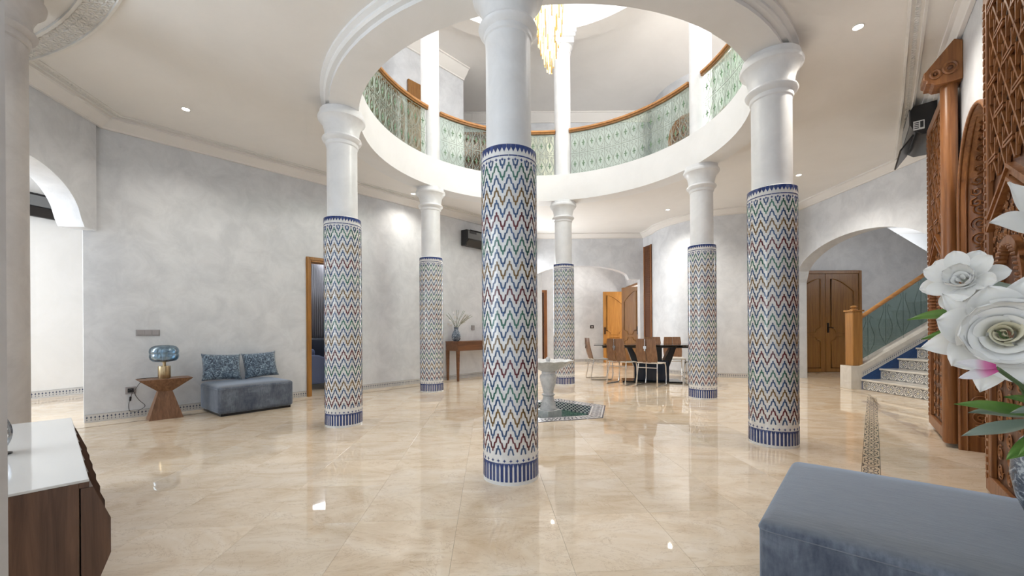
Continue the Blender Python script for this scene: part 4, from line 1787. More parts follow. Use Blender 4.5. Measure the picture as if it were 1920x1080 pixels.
# narrow carved leaf at the back
t = thing('carved_leaf', 'narrow dark carved wooden leaf on the wall behind the dining chairs', 'carved door', (3.553, 10.93, .03), atan2(-.45, .095), 'carved wooden door leaves')
b = MB(); b.box(0, .37, -.02, -.004, 0, 3.22); b.build('back_board', M['carved_dark'], t)
for x0 in (0, .33):
    b = MB(); b.box(x0, x0 + .04, -.035, -.02, 0, 3.22); b.build('stile', M['carved_wood'], t)
b = MB()
for k in range(64):
    b.box(.07, .30, -.032, -.02, .05 + k * .049, .05 + k * .049 + .024)
stuff(b.build('carved_slats', M['carved_dark'], t))

# ------------------------------------------------------------------ staircase
t = thing('staircase', 'staircase with star tiled risers and white marble treads', 'staircase', (5.98, 7.0, 0))
SX, SH, SWD = .312, .177, 1.55
for k in range(9):
    x0, z0 = k * SX, k * SH
    b = MB(); b.box(x0 + .006, x0 + SX + .02, -SWD, 0, z0 if k else .002, z0 + SH - .03); b.build('step_core', M['step_marble'], t)
    b = MB(); b.box(x0 - .02, x0 + SX + .004, -SWD, 0, z0 + SH - .03, z0 + SH); b.build('tread', M['step_marble'], t, bevel=.006)
    rt = MB()
    cw_ = .145
    rt.poly([(0, -cw_ + .002, .004), (0, -.002, .004), (0, -.002, SH - .034), (0, -cw_ + .002, SH - .034)], [(0, 0), (1, 0), (1, 1), (0, 1)])
    me = rt.mesh('riser_tile', M['star_tile'], fix=False)
    for q in range(10):
        link('riser_tile', me, t, (x0 + .004, -.02 - q * cw_, z0))
# curb on the far side of the flight
b = MB()
def cz(x): return .395 + x * .567
pts = [(-.18, 0), (3.0, 0), (3.0, cz(3.0)), (.1, cz(.1)), (-.02, .40), (-.18, .40)]
b.slab_xz(pts, .0, .24)
b.build('curb', M['step_marble'], t, bevel=.006)
b = MB()
b.slab_xz([(.0, .0), (3.0, 0), (3.0, cz(3.0) - .19), (.0, cz(0) - .19)], -.008, .0)
b.build('blue_panel', M['tile_deepblue'], t)
cell_ = .10
for k in range(30):
    x0 = .005 + k * cell_
    x1 = x0 + cell_ - .002
    if x1 > 3: break
    b = MB()
    b.poly([(x0, -.009, cz(x0) - .185), (x1, -.009, cz(x1) - .185), (x1, -.009, cz(x1) - .095), (x0, -.009, cz(x0) - .095)], [(0, 0), (1, 0), (1, 1), (0, 1)])
    b.build('curb_tile', M['skirting_tile'], t, fix=False)
b = MB()
b.box(-.12, .05, .03, .20, .40, 1.335)
b.build('newel_post', M['oak'], t, bevel=.012)
nw = MB(); nw.box(-.135, .065, .015, .215, 1.335, 1.36); nw.lathe([(.055, 1.36), (.055, 1.375), (.03, 1.385), (.03, 1.395), (.048, 1.41), (.048, 1.425), (.02, 1.44), (.001, 1.44)], 20, -.035, .115)
nw.build('newel_cap', M['oak'], t, 40)
b = MB()
def hz(x): return 1.16 + (x) * .66
b.tube([(.04, .115, hz(.04) + .02), (2.9, .115, hz(2.9) + .02)], .035, 8)
b.build('handrail', M['rail_wood'], t, 50)
b = MB()
b.slab_xz([(.06, cz(.06) + .06), (2.9, cz(2.9) + .06), (2.9, hz(2.9)), (.06, hz(.06))], .112, .120)
b.build('glass_pane', M['stair_glass'], t)
ir = MB()
for k in range(9):
    x = .22 + k * .31
    zb_, zt_ = cz(x) + .06, hz(x)
    h = zt_ - zb_
    ir.tube([(x, .128, zb_ - .06 if k % 2 == 0 else zb_), (x, .128, zt_)], .0045, 4)
    for sg in (-1, 1):
        ir.tube([(x + sg * .02, .128, zb_ + .03), (x + sg * .10, .128, zb_ + h * .25), (x + sg * .12, .128, zb_ + h * .45), (x + sg * .03, .128, zb_ + h * .8), (x + sg * .05, .128, zb_ + h * .93), (x + sg * .09, .128, zb_ + h * .88)], .0045, 4)
ir.build('iron_scrolls', M['iron'], t, 60)

# ------------------------------------------------------------------ velvet benches


def soft_box(lx, ly, z0, z1, r=.05, seg=6, puff=.012):
    """rounded box, slightly swollen faces"""
    bm = bmesh.new()
    bmesh.ops.create_cube(bm, size=1)
    for v_ in bm.verts:
        v_.co = Vector((v_.co.x * lx, v_.co.y * ly, (v_.co.z + .5) * (z1 - z0) + z0))
    bmesh.ops.bevel(bm, geom=list(bm.edges), offset=r, segments=seg, affect='EDGES', profile=.5)
    bmesh.ops.subdivide_edges(bm, edges=[e for e in bm.edges if e.calc_length() > .15], cuts=8, use_grid_fill=True)
    for v_ in bm.verts:
        u_, w_ = 2 * v_.co.x / lx, 2 * v_.co.y / ly
        if v_.co.z > z1 - .001:
            v_.co.z += puff * (1 - u_ ** 4) * (1 - w_ ** 4)
    me = bpy.data.meshes.new('soft')
    bmesh.ops.recalc_face_normals(bm, faces=bm.faces)
    bm.to_mesh(me)
    bm.free()
    me.polygons.foreach_set('use_smooth', [True] * len(me.polygons))
    return me


def bench(label, corner, u, v_, lu, lv, h):
    """corner + u*lu + v*lv, the seat block on a dark plinth"""
    c = Vector(corner) + Vector(u) * lu / 2 + Vector(v_) * lv / 2
    t = thing('velvet_bench', label, 'bench', (c.x, c.y, 0), atan2(u[1], u[0]))
    me = soft_box(lu, lv, .028, h, .04)
    me.materials.append(M['velvet'])
    body = link('seat_block', me, t)
    b = MB(); b.box(-lu / 2 + .03, lu / 2 - .03, -lv / 2 + .03, lv / 2 - .03, 0, .032); b.build('plinth', M['black_plastic'], t)
    sb = MB()
    zc = h - .028
    loop = []
    for sx, sy, a0 in ((1, 1, 0), (-1, 1, pi / 2), (-1, -1, pi), (1, -1, 3 * pi / 2)):
        for k in range(5):
            a = a0 + k * pi / 8
            loop.append((sx * (lu / 2 - .04) + .0405 * cos(a), sy * (lv / 2 - .04) + .0405 * sin(a), h - .040))
    sb.tube(loop, .0035, 5, closed=True)
    sb.build('piping', M['velvet'], body, 60)
    return t


uL = Vector((.630, .7766)); vL = Vector((-.7766, .630))
bench('blue grey velvet bench with two cushions against the left wall', (-3.625, 5.045), uL, vL, .886, .77, .375)
uR = Vector((.655, .755)).normalized(); vR = Vector((uR.y, -uR.x))
cR = Vector((.895, 1.50))
bench('large blue grey velvet bench in the right foreground below the flowers', cR + vR * .86, -vR, uR, .86, .90, .355)


def pillow(label, loc, rot, w, h, d):
    b = MB()
    n_ = 18
    for side in (1, -1):
        base = len(b.v)
        for i in range(n_ + 1):
            for j in range(n_ + 1):
                u_, w_ = i / n_ * 2 - 1, j / n_ * 2 - 1
                pinch = 1 - .07 * (1 - u_ * u_) * abs(w_) ** 2
                pinch2 = 1 - .07 * (1 - w_ * w_) * abs(u_) ** 2
                th = d / 2 * ((1 - u_ ** 4) * (1 - w_ ** 4)) ** .55
                b.v.append((u_ * w / 2 * pinch2, side * th, w_ * h / 2 * pinch))
        for i in range(n_):
            for j in range(n_):
                q = [base + i * (n_ + 1) + j, base + (i + 1) * (n_ + 1) + j, base + (i + 1) * (n_ + 1) + j + 1, base + i * (n_ + 1) + j + 1]
                b.f.append(tuple(q if side < 0 else q[::-1]))
    o = b.build('cushion', M['crushed_velvet'], None, 80)
    o.location = loc
    o.rotation_euler = rot
    tag(o, label, 'cushion', 'crushed velvet cushions on the left bench')
    return o


bc = Vector((-3.625, 5.045))
p1 = bc + uL * .19 + vL * .55
p2 = bc + uL * .665 + vL * .56
wang = atan2(uL.y, uL.x)
pillow('crushed velvet cushion on the bench, the one next to the lamp', (p1.x, p1.y, .583), (radians(-16), radians(3), wang), .46, .37, .13)
pillow('crushed velvet cushion on the bench, the one next to the doorway', (p2.x, p2.y, .583), (radians(-16), radians(-3), wang - .05), .44, .37, .13)

# ------------------------------------------------------------------ side table and lamp
tc = Vector((-4.297, 5.056))
TROT = atan2(.235, .21)
t = thing('side_table', 'hourglass walnut side table against the left wall', 'side table', (tc.x, tc.y, 0), TROT)
def rect(w, d, z): return [(-w / 2, -d / 2, z), (w / 2, -d / 2, z), (w / 2, d / 2, z), (-w / 2, d / 2, z)]
b = MB(); b.hexa(rect(.325, .24, 0), rect(.135, .11, .335)); b.build('lower_body', M['walnut_table'], t)
b = MB(); b.hexa(rect(.135, .11, .335), rect(.50, .32, .482)); b.build('upper_body', M['walnut_table'], t)
b = MB(); b.hexa(rect(.50, .32, .482), rect(.505, .325, .490)); b.build('table_top', M['walnut_table'], t)
lp = tc + Vector((-.012, .01))
t = thing('table_lamp', 'table lamp with a squat blue glass globe and brass base', 'lamp', (lp.x, lp.y, .490), 0)
b = MB(); b.lathe([(.001, 0), (.060, 0), (.062, .004), (.062, .145), (.060, .15), (.001, .15)], 40); b.build('base', M['brass'], t, 30)
b = MB(); b.lathe([(.016, .148), (.016, .195), (.045, .20), (.052, .212), (.03, .218), (.001, .218)], 24); b.build('neck', M['brass'], t, 40)
gp = [(.048, .206), (.08, .204), (.115, .213), (.138, .238), (.145, .27), (.143, .290), (.138, .300), (.143, .310), (.146, .33), (.140, .362), (.118, .390), (.08, .404), (.040, .408)]
b = MB(); b.lathe(gp + [(r - .004, z) for r, z in reversed(gp)], 48); b.build('glass_globe', M['lamp_glass'], t, 60)
b = MB(); b.lathe([(.046, .404), (.048, .409), (.001, .411)], 24); b.build('top_cap', M['chrome'], t, 40)
b = MB(); b.lathe([(.018, .216), (.018, .25), (.024, .275), (.036, .305), (.036, .33), (.022, .352), (.001, .356)], 20); b.build('bulb', M['bulb'], t, 60)
# cable, plug and inline switch
Wp = lambda s, o, z: (lw(s, o).x, lw(s, o).y, z)
cable = [(lp.x - .06, lp.y + .03, .494), (lp.x - .14, lp.y + .0, .496), (tc.x - .24, tc.y - .11, .493), Wp(.44, .06, .46), Wp(.41, .05, .40), Wp(.38, .045, .345), Wp(.36, .045, .335)]
t = thing('lamp_cable', 'black cable looping from the lamp to the wall socket', 'cable', (0, 0, 0))
def smooth(pts, n=6):
    P = [Vector(p) for p in pts]
    out = []
    for i in range(len(P) - 1):
        p0, p1, p2, p3 = P[max(i - 1, 0)], P[i], P[i + 1], P[min(i + 2, len(P) - 1)]
        for k in range(n):
            q = k / n
            out.append(tuple(.5 * ((2 * p1) + (p2 - p0) * q + (2 * p0 - 5 * p1 + 4 * p2 - p3) * q * q + (3 * p1 - p0 - 3 * p2 + p3) * q ** 3)))
    out.append(tuple(P[-1]))
    return out


b = MB(); b.tube(smooth(cable), .0028, 6)
b.tube(smooth([Wp(.36, .05, .335), Wp(.345, .05, .27), Wp(.335, .03, .22), Wp(.325, .03, .17), Wp(.33, .03, .10), Wp(.36, .03, .075), Wp(.42, .03, .085), Wp(.47, .03, .12), Wp(.47, .03, .15), Wp(.43, .03, .20), Wp(.395, .03, .26), Wp(.37, .045, .33)]), .0028, 6)
b.build('cord', M['black_plastic'], t, 60)
b = MB(); b.tube([Wp(.342, .04, .265), Wp(.337, .035, .215)], .011, 8); b.build('inline_switch', M['black_plastic'], t, 40)
b = MB(); b.tube([Wp(.345, .012, .34), Wp(.345, .05, .338)], .017, 10); b.build('plug', M['black_plastic'], t, 40)


def wall_box(mb, s0, s1, o0, o1, z0, z1):
    pts = [lw(s0, o1), lw(s1, o1), lw(s1, o0), lw(s0, o0)]
    mb.hexa([(p.x, p.y, z0) for p in pts], [(p.x, p.y, z1) for p in pts])
    return mb


t = thing('wall_socket', 'grey wall socket with the lamp plug in it', 'socket', (0, 0, 0))
wall_box(MB(), .295, .395, 0, .010, .295, .385).build('plate', M['switch_grey'], t, bevel=.003)
b = MB(); wall_box(b, .318, .372, .0095, .013, .315, .365); b.build('insert', M['dark_plastic'], t)
t = thing('light_switch', 'grey triple switch plate on the wall above the lamp', 'switch', (0, 0, 0))
wall_box(MB(), .395, .625, 0, .010, 1.012, 1.092).build('plate', M['switch_grey'], t, bevel=.003)
for k in range(3):
    s0 = .405 + k * .073
    wall_box(MB(), s0, s0 + .064, .0098, .015, 1.022, 1.082).build('rocker', M['switch_grey'], t, bevel=.003)

# ------------------------------------------------------------------ console table with vase
t = thing('console_table', 'narrow brown wooden console table against the far left wall', 'console table', (lw(5.25, .22).x, lw(5.25, .22).y, 0), ang)
CL = 1.75
b = MB(); b.box(0, CL, -.21, .20, .805, .83); b.build('table_top', M['console_wood'], t, bevel=.004)
for k in range(2):
    b = MB(); b.box(.01 + k * (CL / 2 - .005), CL / 2 - .008 + k * (CL / 2 - .01), -.19, .19, .63, .805); b.build('drawer', M['console_wood'], t, bevel=.003)
for x in (.035, CL - .035):
    for y in (-.165, .165):
        b = MB(); b.hexa([(x - .018, y - .018, 0), (x + .018, y - .018, 0), (x + .018, y + .018, 0), (x - .018, y + .018, 0)], [(x - .032, y - .024, .64), (x + .032, y - .024, .64), (x + .032, y + .024, .64), (x - .032, y + .024, .64)])
        b.build('leg', M['console_wood'], t)
vp = lw(5.40, .20)
t = thing('flower_vase', 'small dark blue vase with white orchids and plumes on the console table', 'vase', (vp.x, vp.y, .83))
b = MB(); b.lathe([(.001, 0), (.055, 0), (.085, .04), (.098, .095), (.090, .15), (.06, .205), (.043, .24), (.046, .28), (.054, .295), (.046, .293), (.036, .25), (.001, .24)], 28); b.build('body', M['vase_glaze'], t, 50)
b = MB()
rg = random.Random(11)
for k in range(9):
    a = rg.uniform(-1.3, 1.3)
    tip = (.30 * sin(a) + .05, rg.uniform(-.08, .08), .30 + .36 * cos(a * .7))
    b.tube([(0, 0, .25), (tip[0] * .4, tip[1] * .4, .25 + (tip[2] - .25) * .55), tip], .003, 4)
b.build('stem', M['stem'], t)
b = MB()
for k in range(150):
    f = rg.uniform(.35, 1)
    br = rg.choice((.72, .9, 1.05))
    base = Vector((.30 * f * sin(br), rg.uniform(-.05, .05), .27 + .34 * f * cos(br * .8)))
    d_ = Vector((rg.uniform(.2, 1), rg.uniform(-.6, .6), rg.uniform(-.1, .9))).normalized() * rg.uniform(.03, .06)
    b.tube([base, base + d_], [.005, .001], 3, caps=False)
stuff(b.build('plumes', M['dry_plume'], t))
pm = MB()
for k in range(5):
    a = 2 * pi * k / 5
    c0 = Vector((.022 * cos(a), .022 * sin(a), .004))
    sd = Vector((-sin(a), cos(a), 0)) * .014
    ou = Vector((.042 * cos(a), .042 * sin(a), .012))
    pm.poly([(0, 0, 0), tuple(c0 - sd), tuple(ou), tuple(c0 + sd)])
om = pm.mesh('orchid_bloom', M['orchid'], fix=False)
for k in range(14):
    o = link('orchid_bloom', om, t, (-.10 + .08 * sin(k * 1.7) + .006 * k, rg.uniform(-.07, .03), .28 + .025 * k))
    o.rotation_euler = (rg.uniform(.6, 2.0), rg.uniform(-.6, .6), rg.uniform(0, 6))

# ------------------------------------------------------------------ air conditioners


def aircon(label, loc, rz, L, open_flap=False):
    """x along the unit, wall at y=0, front towards -y, z0 at the bottom"""
    t = thing('air_conditioner', label, 'air conditioner', loc, rz)
    prof = [(0, 0), (-.12, 0), (-.18, .05), (-.215, .13), (-.215, .29), (-.19, .335), (0, .345)]
    b = MB(); b.hexa([(0, y, z) for y, z in prof], [(L, y, z) for y, z in prof]); b.build('casing', M['black_plastic'], t, 40, bevel=.006)
    b = MB(); b.box(.02, L - .02, -.222, -.214, .135, .305); b.build('front_panel', M['grey_panel'], t, bevel=.003)
    b = MB()
    if open_flap:
        b.hexa([(.03, -.19, .035), (L - .03, -.19, .035), (L - .03, -.18, .02), (.03, -.18, .02)], [(.03, -.30, -.12), (L - .03, -.30, -.12), (L - .03, -.285, -.125), (.03, -.285, -.125)])
    else:
        b.hexa([(.03, -.125, -.004), (L - .03, -.125, -.004), (L - .03, -.222, .12), (.03, -.222, .12)], [(.03, -.13, -.012), (L - .03, -.13, -.012), (L - .03, -.23, .118), (.03, -.23, .118)])
    b.build('air_flap', M['black_plastic'], t)
    for k in range(5):
        bb = MB(); bb.box(.08, L - .08, -.218 + .0, -.205, .312 + k * .006, .314 + k * .006); bb.build('grille_slat', M['dark_plastic'], t)
    return t


p = lw(5.72, .001)
t = aircon('black air conditioner on the far left wall above the console table', (p.x, p.y, 2.93), ang, .92)
b = MB(); b.box(.06, .26, -.226, -.221, .25, .30); b.build('badge', M['dark_plastic'], t)
t = aircon('black air conditioner in the bright side room behind the arch', (-7.75, 6.46, 2.97), atan2(2.42, .80) + 0.0, 1.05)
t.location = (-7.90, 6.02, 2.94)
p = rw(3.24, RO)
t = aircon('black air conditioner under the ceiling behind the far carved leaf', (p.x, p.y, 3.20), RANG + pi, .80, True)
b = MB(); b.box(.80, .803, -.19, -.10, .06, .16); lb_ = b.build('label_sticker', M['paper'], t)
b = MB()
for k in range(4):
    b.box(.803, .8035, -.182, -.145, .075 + k * .02, .085 + k * .02)
b.box(.803, .8035, -.135, -.108, .08, .15)
b.build('sticker_print', M['ink'], lb_)

# ------------------------------------------------------------------ sideboard in the left foreground
f0 = Vector((-1.602, 1.546)); f1 = Vector((-2.884, 2.675))
SL = (f1 - f0).length
sd = (f1 - f0) / SL                     # along the front, away from the viewer
sn = Vector((sd.y, -sd.x))              # out of the front towards the hall
if sn.x < 0: sn = -sn
t = thing('sideboard', 'dark walnut sideboard with a glossy white top in the left foreground', 'sideboard', (f0.x, f0.y, 0), atan2(sd.y, sd.x))
# local x along the front, front at y=0 looking to -y or +y
fy = 1 if (Matrix.Rotation(atan2(sd.y, sd.x), 2) @ Vector((0, 1))).dot(sn) > 0 else -1
SDp = .45
def yb(mb, x0, x1, a, b_, z0, z1):
    y0, y1 = sorted((fy * a, fy * b_))
    return mb.box(x0, x1, y0, y1, z0, z1)
yb(MB(), 0, SL, -SDp, 0, .490, .500).build('white_top', M['white_gloss'], t, bevel=.002)
yb(MB(), 0, .022, -SDp, -.026, .05, .490).build('side_panel', M['walnut'], t, bevel=.002)
yb(MB(), 0, .022, -.026, -.0, .470, .490).build('top_edge', M['walnut'], t)
yb(MB(), SL - .022, SL, -SDp, 0, .05, .490).build('side_panel', M['walnut'], t, bevel=.002)
yb(MB(), .022, SL - .022, -SDp, -SDp + .015, .05, .490).build('back_panel', M['walnut'], t)
yb(MB(), .022, SL - .022, -SDp + .015, -.03, .05, .07).build('bottom_panel', M['walnut'], t)
yb(MB(), .022, SL - .022, -SDp + .015, 0, .472, .490).build('top_panel', M['walnut'], t)
yb(MB(), .1, SL - .1, -SDp + .05, -.06, 0, .05).build('plinth', M['black_plastic'], t)
NS = 7
cw_ = SL / NS
fm_ = MB()
# faceted rib: swells out towards its near edge, tapering to the carcass at top and bottom
def rib(mb, w):
    ys = lambda y: fy * y
    zs = [.055, .20, .335, .468]
    prot_n = [.006, .058, .058, .010]
    prot_f = [.003, .014, .014, .003]
    lo = []
    for z, pn, pf in zip(zs, prot_n, prot_f):
        lo.append([(0.0, ys(-.022), z), (w - .004, ys(-.022), z), (w - .004, ys(pf), z), (0.0, ys(pn), z)])
    for A, B in zip(lo, lo[1:]):
        mb.hexa(A, B)
rib(fm_, cw_)
rib_me = fm_.mesh('front_rib', M['walnut'])
for k in range(NS):
    link('front_rib', rib_me, t, (k * cw_ + .002, 0, 0))
# curved glass piece on the sideboard
gpos = Vector((-2.335, 1.865))
t = thing('glass_bowl', 'dark rimmed oval glass piece standing on the white sideboard top', 'glass ornament', (gpos.x, gpos.y, .500), radians(38))
pr_o = []
b = MB()
for k in range(25):
    a = 2 * pi * k / 24
    pass
rim = [(.0, .075 * cos(2 * pi * k / 32), .095 + .092 * sin(2 * pi * k / 32)) for k in range(32)]
b.tube(rim, .0045, 6, closed=True)
b.build('rim', M['black_plastic'], t, 60)
b = MB()
for i in range(9):
    f = i / 8
    for k in range(32):
        a = 2 * pi * k / 32
        b.v.append((.035 * (1 - f * f), .075 * f * cos(a), .095 + .092 * f * sin(a)))
for i in range(8):
    for k in range(32):
        b.f.append((i * 32 + k, i * 32 + (k + 1) % 32, (i + 1) * 32 + (k + 1) % 32, (i + 1) * 32 + k))
b.build('glass_shell', M['dark_glass'], t, 80)
b = MB(); b.lathe([(.001, 0), (.035, 0), (.035, .006), (.001, .010)], 20); b.build('foot', M['black_plastic'], t)

# ------------------------------------------------------------------ dining table and chairs
t = thing('dining_table', 'dark glass dining table on a navy pedestal at the back', 'dining table', (2.80, 8.28, 0), radians(-12))
b = MB(); b.box(-1.12, 1.12, -.48, .48, .738, .752); b.build('glass_top', M['black_glass'], t, bevel=.004)
b = MB(); b.box(-.95, .95, -.36, .36, .69, .712); b.build('under_frame', M['black_plastic'], t)
b = MB(); b.box(-.33, .33, -.17, .17, .03, .44); b.build('pedestal', M['navy_gloss'], t, bevel=.01)
for sx in (-1, 1):
    b = MB(); b.hexa([(sx * .33, -.15, .30), (sx * .33, .15, .30), (sx * .20, .15, .36), (sx * .20, -.15, .36)], [(sx * .47, -.13, .69), (sx * .47, .13, .69), (sx * .37, .13, .69), (sx * .37, -.13, .69)])
    b.build('brace', M['black_plastic'], t)
b = MB(); b.box(-.20, .20, -.14, .14, .44, .69); b.build('column', M['black_plastic'], t)
for sx in (-1, 1):
    for sy in (-1, 1):
        b = MB(); b.tube([(sx * .6, sy * .25, .712), (sx * .6, sy * .25, .738)], .03, 10); b.build('glass_support', M['chrome'], t)
b = MB(); b.box(-.56, .56, -.26, .26, 0, .03); b.build('base_plate', M['black_glass'], t, bevel=.006)


def build_chair():
    """faces +y; origin at the floor under the seat"""
    t = thing('dining_chair', 'x', 'chair', (0, 0, 0))
    # back shell: two wooden halves with a slot between them, gently curved and raked
    for sg in (-1, 1):
        b = MB()
        rows = 8
        for th in (0, .014):
            for i in range(rows + 1):
                f = i / rows
                z = .44 + .44 * f
                w = .215 - .045 * f ** 1.2 + (-.035 * (1 - f) ** 4)
                yb_ = -.20 - .085 * f - .02 * sin(f * pi)
                for xx in (.006, w * .5, w):
                    b.v.append((sg * xx, yb_ + th + .10 * (xx / .2) ** 2 * .25, z))
        n3 = 3 * (rows + 1)
        for i in range(rows):
            for q in range(2):
                a_ = i * 3 + q
                b.f.append((a_, a_ + 1, a_ + 4, a_ + 3))
                b.f.append((n3 + a_, n3 + a_ + 3, n3 + a_ + 4, n3 + a_ + 1))
            for q in (0, 2):
                a_ = i * 3 + q
                b.f.append((a_, a_ + 3, n3 + a_ + 3, n3 + a_))
        for q in range(2):
            b.f.append((q, n3 + q, n3 + q + 1, q + 1))
            a_ = rows * 3 + q
            b.f.append((a_, a_ + 1, n3 + a_ + 1, n3 + a_))
        b.build('back_shell', M['chair_wood'], t, 40)
    b = MB()
    b.box(-.028, .028, -.30, -.268, .70, .745)
    b.box(-.012, .012, -.30, -.265, .66, .70)
    b.box(-.005, .005, -.305, -.285, .745, .875)
    b.build('back_clip', M['chrome'], t)
    b = MB()
    sp = [(-.20, .452), (-.17, .437), (0, .430), (.16, .436), (.205, .432), (.225, .415), (.215, .405), (.15, .418), (0, .412), (-.19, .425)]
    b.hexa([(-.20, y, z) for y, z in sp], [(.20, y, z) for y, z in sp])
    b.build('seat', M['white_seat'], t, 40, bevel=.006)
    for sx in (-1, 1):
        x = sx * .185
        b = MB()
        b.tube([(x * .95, -.16, .42), (x * 1.08, -.235, .016), (x * 1.08, -.22, .010)], .011, 8)
        b.build('leg', M['chrome'], t, 60)
        b = MB()
        b.tube([(x * .95, .16, .418), (x * 1.0, .215, .40), (x * 1.02, .235, .36), (x * 1.05, .245, .12), (x * 1.06, .225, .016), (x * 1.06, .20, .010)], .011, 8)
        b.build('leg', M['chrome'], t, 60)
        b = MB()
        b.tube([(x * 1.08, -.225, .010), (x * 1.06, .205, .010)], .010, 8)
        b.build('floor_runner', M['chrome'], t, 60)
    b = MB(); b.tube([(-.19, -.175, .345), (.19, -.175, .345)], .008, 8); b.build('stretcher', M['chrome'], t, 60)
    return t


ch = build_chair()
spots = [(2.14, 7.98, -44, 'wooden shell dining chair in front of the table, the left of the front pair'),
         (2.60, 7.66, -40, 'wooden shell dining chair in front of the table, the right of the front pair'),
         (1.86, 8.78, -86, 'dining chair turned sideways at the left end of the table'),
         (3.12, 9.02, 168, 'dining chair behind the table, nearest the carved leaf'),
         (3.52, 8.88, 168, 'dining chair behind the table, half hidden by the right back column'),
         (3.52, 7.70, -5, 'dining chair with its frame showing left of the right back column')]
for i, (x, y, a, lab) in enumerate(spots):
    o = ch if i == 0 else copy_tree(ch)
    o.location = (x, y, 0)
    o.rotation_euler = (0, 0, radians(a))
    tag(o, lab, 'chair', 'wooden dining chairs')

# ------------------------------------------------------------------ vase with the big white flowers
VX, VY, VZ = 1.745, 1.262, .366
t = thing('foreground_vase', 'mottled blue grey vase with white roses on the near velvet bench', 'vase', (VX, VY, VZ))
b = MB()
b.lathe([(.001, 0), (.06, 0), (.072, .012), (.098, .06), (.125, .13), (.137, .20), (.134, .26), (.115, .315), (.085, .352), (.068, .37), (.066, .385), (.075, .395), (.066, .393), (.058, .375), (.07, .34), (.001, .32)], 48)
b.build('body', M['vase_glaze'], t, 60)


def petal_mesh(name, mat, length, width, cup, tip=0.0, curl=.3, n=14, base=.3, pinch=1.0):
    NJ = 11
    """petal rising from the origin along +x, cupped upward (+z); tip>0 gives a pointed end"""
    b = MB()
    th = .0016
    for side in (0, 1):
        for i in range(n + 1):
            f = i / n
            w = width * (base + (1 - base) * sin(min(1, f * 1.15) * pi / 2)) * (1 - f ** (6 - 4.4 * tip)) ** (.5 + .45 * tip)
            for j in range(NJ):
                g = j / ((NJ - 1) / 2) - 1
                x = length * f
                y = g * w / 2
                z = cup * length * f * f + curl * w * .5 * g * g + .035 * width * sin(g * 5.0 + f * 4) * f * f - (.18 * length * max(0, f - .7) ** 1.2 if cup < .6 else 0)
                b.v.append((x, y, z - side * th * (1 - g ** 4) * (1 - f ** 6)))
    m_ = NJ * (n + 1)
    for i in range(n):
        for j in range(NJ - 1):
            a_ = i * NJ + j
            b.f.append((a_, a_ + NJ, a_ + NJ + 1, a_ + 1))
            b.f.append((m_ + a_, m_ + a_ + 1, m_ + a_ + NJ + 1, m_ + a_ + NJ))
            b.uv[len(b.f) - 2] = [(j / 10, i / n), (j / 10, (i + 1) / n), ((j + 1) / 10, (i + 1) / n), ((j + 1) / 10, i / n)]
            b.uv[len(b.f) - 1] = [(j / 10, i / n), ((j + 1) / 10, i / n), ((j + 1) / 10, (i + 1) / n), (j / 10, (i + 1) / n)]
    return b.mesh(name, mat, 80, fix=False)


def flower(parent, name, pos, axis, layers, roll=0):
    """layers: (mesh, count, tilt from the axis, radial offset, axial offset, phase)"""
    z = Vector(axis).normalized()
    q = z.to_track_quat('Z', 'Y')
    f = bpy.data.objects.new(name, None)
    f.empty_display_size = .02
    COL.objects.link(f)
    f.parent = parent
    f.location = pos
    f.rotation_mode = 'QUATERNION'
    f.rotation_quaternion = q
    for me, cnt, tilt, ro, zo, ph in layers:
        for k in range(cnt):
            a = 2 * pi * k / cnt + ph
            o = link('petal', me, f)
            R_ = Matrix.Rotation(a, 4, 'Z') @ Matrix.Translation((ro, 0, zo)) @ Matrix.Rotation(-(pi / 2 - tilt), 4, 'Y')
            o.matrix_local = R_
    return f


rose_out = petal_mesh('petal', M['petal_white'], .150, .125, .10, .95, .22)
rose_b = petal_mesh('petal', M['petal_white'], .130, .135, .18, .6, .28)
rose_mid = petal_mesh('petal', M['petal_white'], .102, .130, .28, .05, .38)
rose_mid2 = petal_mesh('petal', M['petal_white'], .082, .105, .16, .0, .34)
gard_out = petal_mesh('petal', M['petal_white'], .085, .062, .15, .35, .3)
gard_in = petal_mesh('petal', M['petal_white'], .058, .050, .45, .1, .45)
tocam = Vector((-.74, -.66, .06))


def vloc(x, y, z): return (x - VX, y - VY, z - VZ)


# big rose
flower(t, 'rose', vloc(1.325, 1.10, 1.03), tocam, [
    (rose_out, 6, radians(84), .018, -.022, .25), (rose_b, 6, radians(70), .016, -.014, .75), (rose_mid, 6, radians(54), .016, .0, .1),
    (rose_mid2, 6, radians(44), .030, -.004, .7)])
def cup_petal(r, h, arc, mat, flare):
    b = MB()
    na, nz = 16, 7
    for side in (0, 1):
        for i in range(na + 1):
            g = i / na * 2 - 1
            for j in range(nz + 1):
                f = j / nz
                hh = h * (1 - .30 * g * g + .05 * sin(g * 4))
                rr = r * (.72 + .20 * f + .30 * flare * f ** 5) - side * .0012 * (1 - f ** 8)
                rr *= 1 + .10 * g
                b.v.append((rr * cos(g * arc / 2), rr * sin(g * arc / 2), hh * f - flare * .004 * max(0, f - .85)))
    m_ = (na + 1) * (nz + 1)
    for i in range(na):
        for j in range(nz):
            a_ = i * (nz + 1) + j
            b.f.append((a_, a_ + nz + 1, a_ + nz + 2, a_ + 1))
            b.f.append((m_ + a_, m_ + a_ + 1, m_ + a_ + nz + 2, m_ + a_ + nz + 1))
    return b.mesh('heart_petal', mat, 80, fix=False)


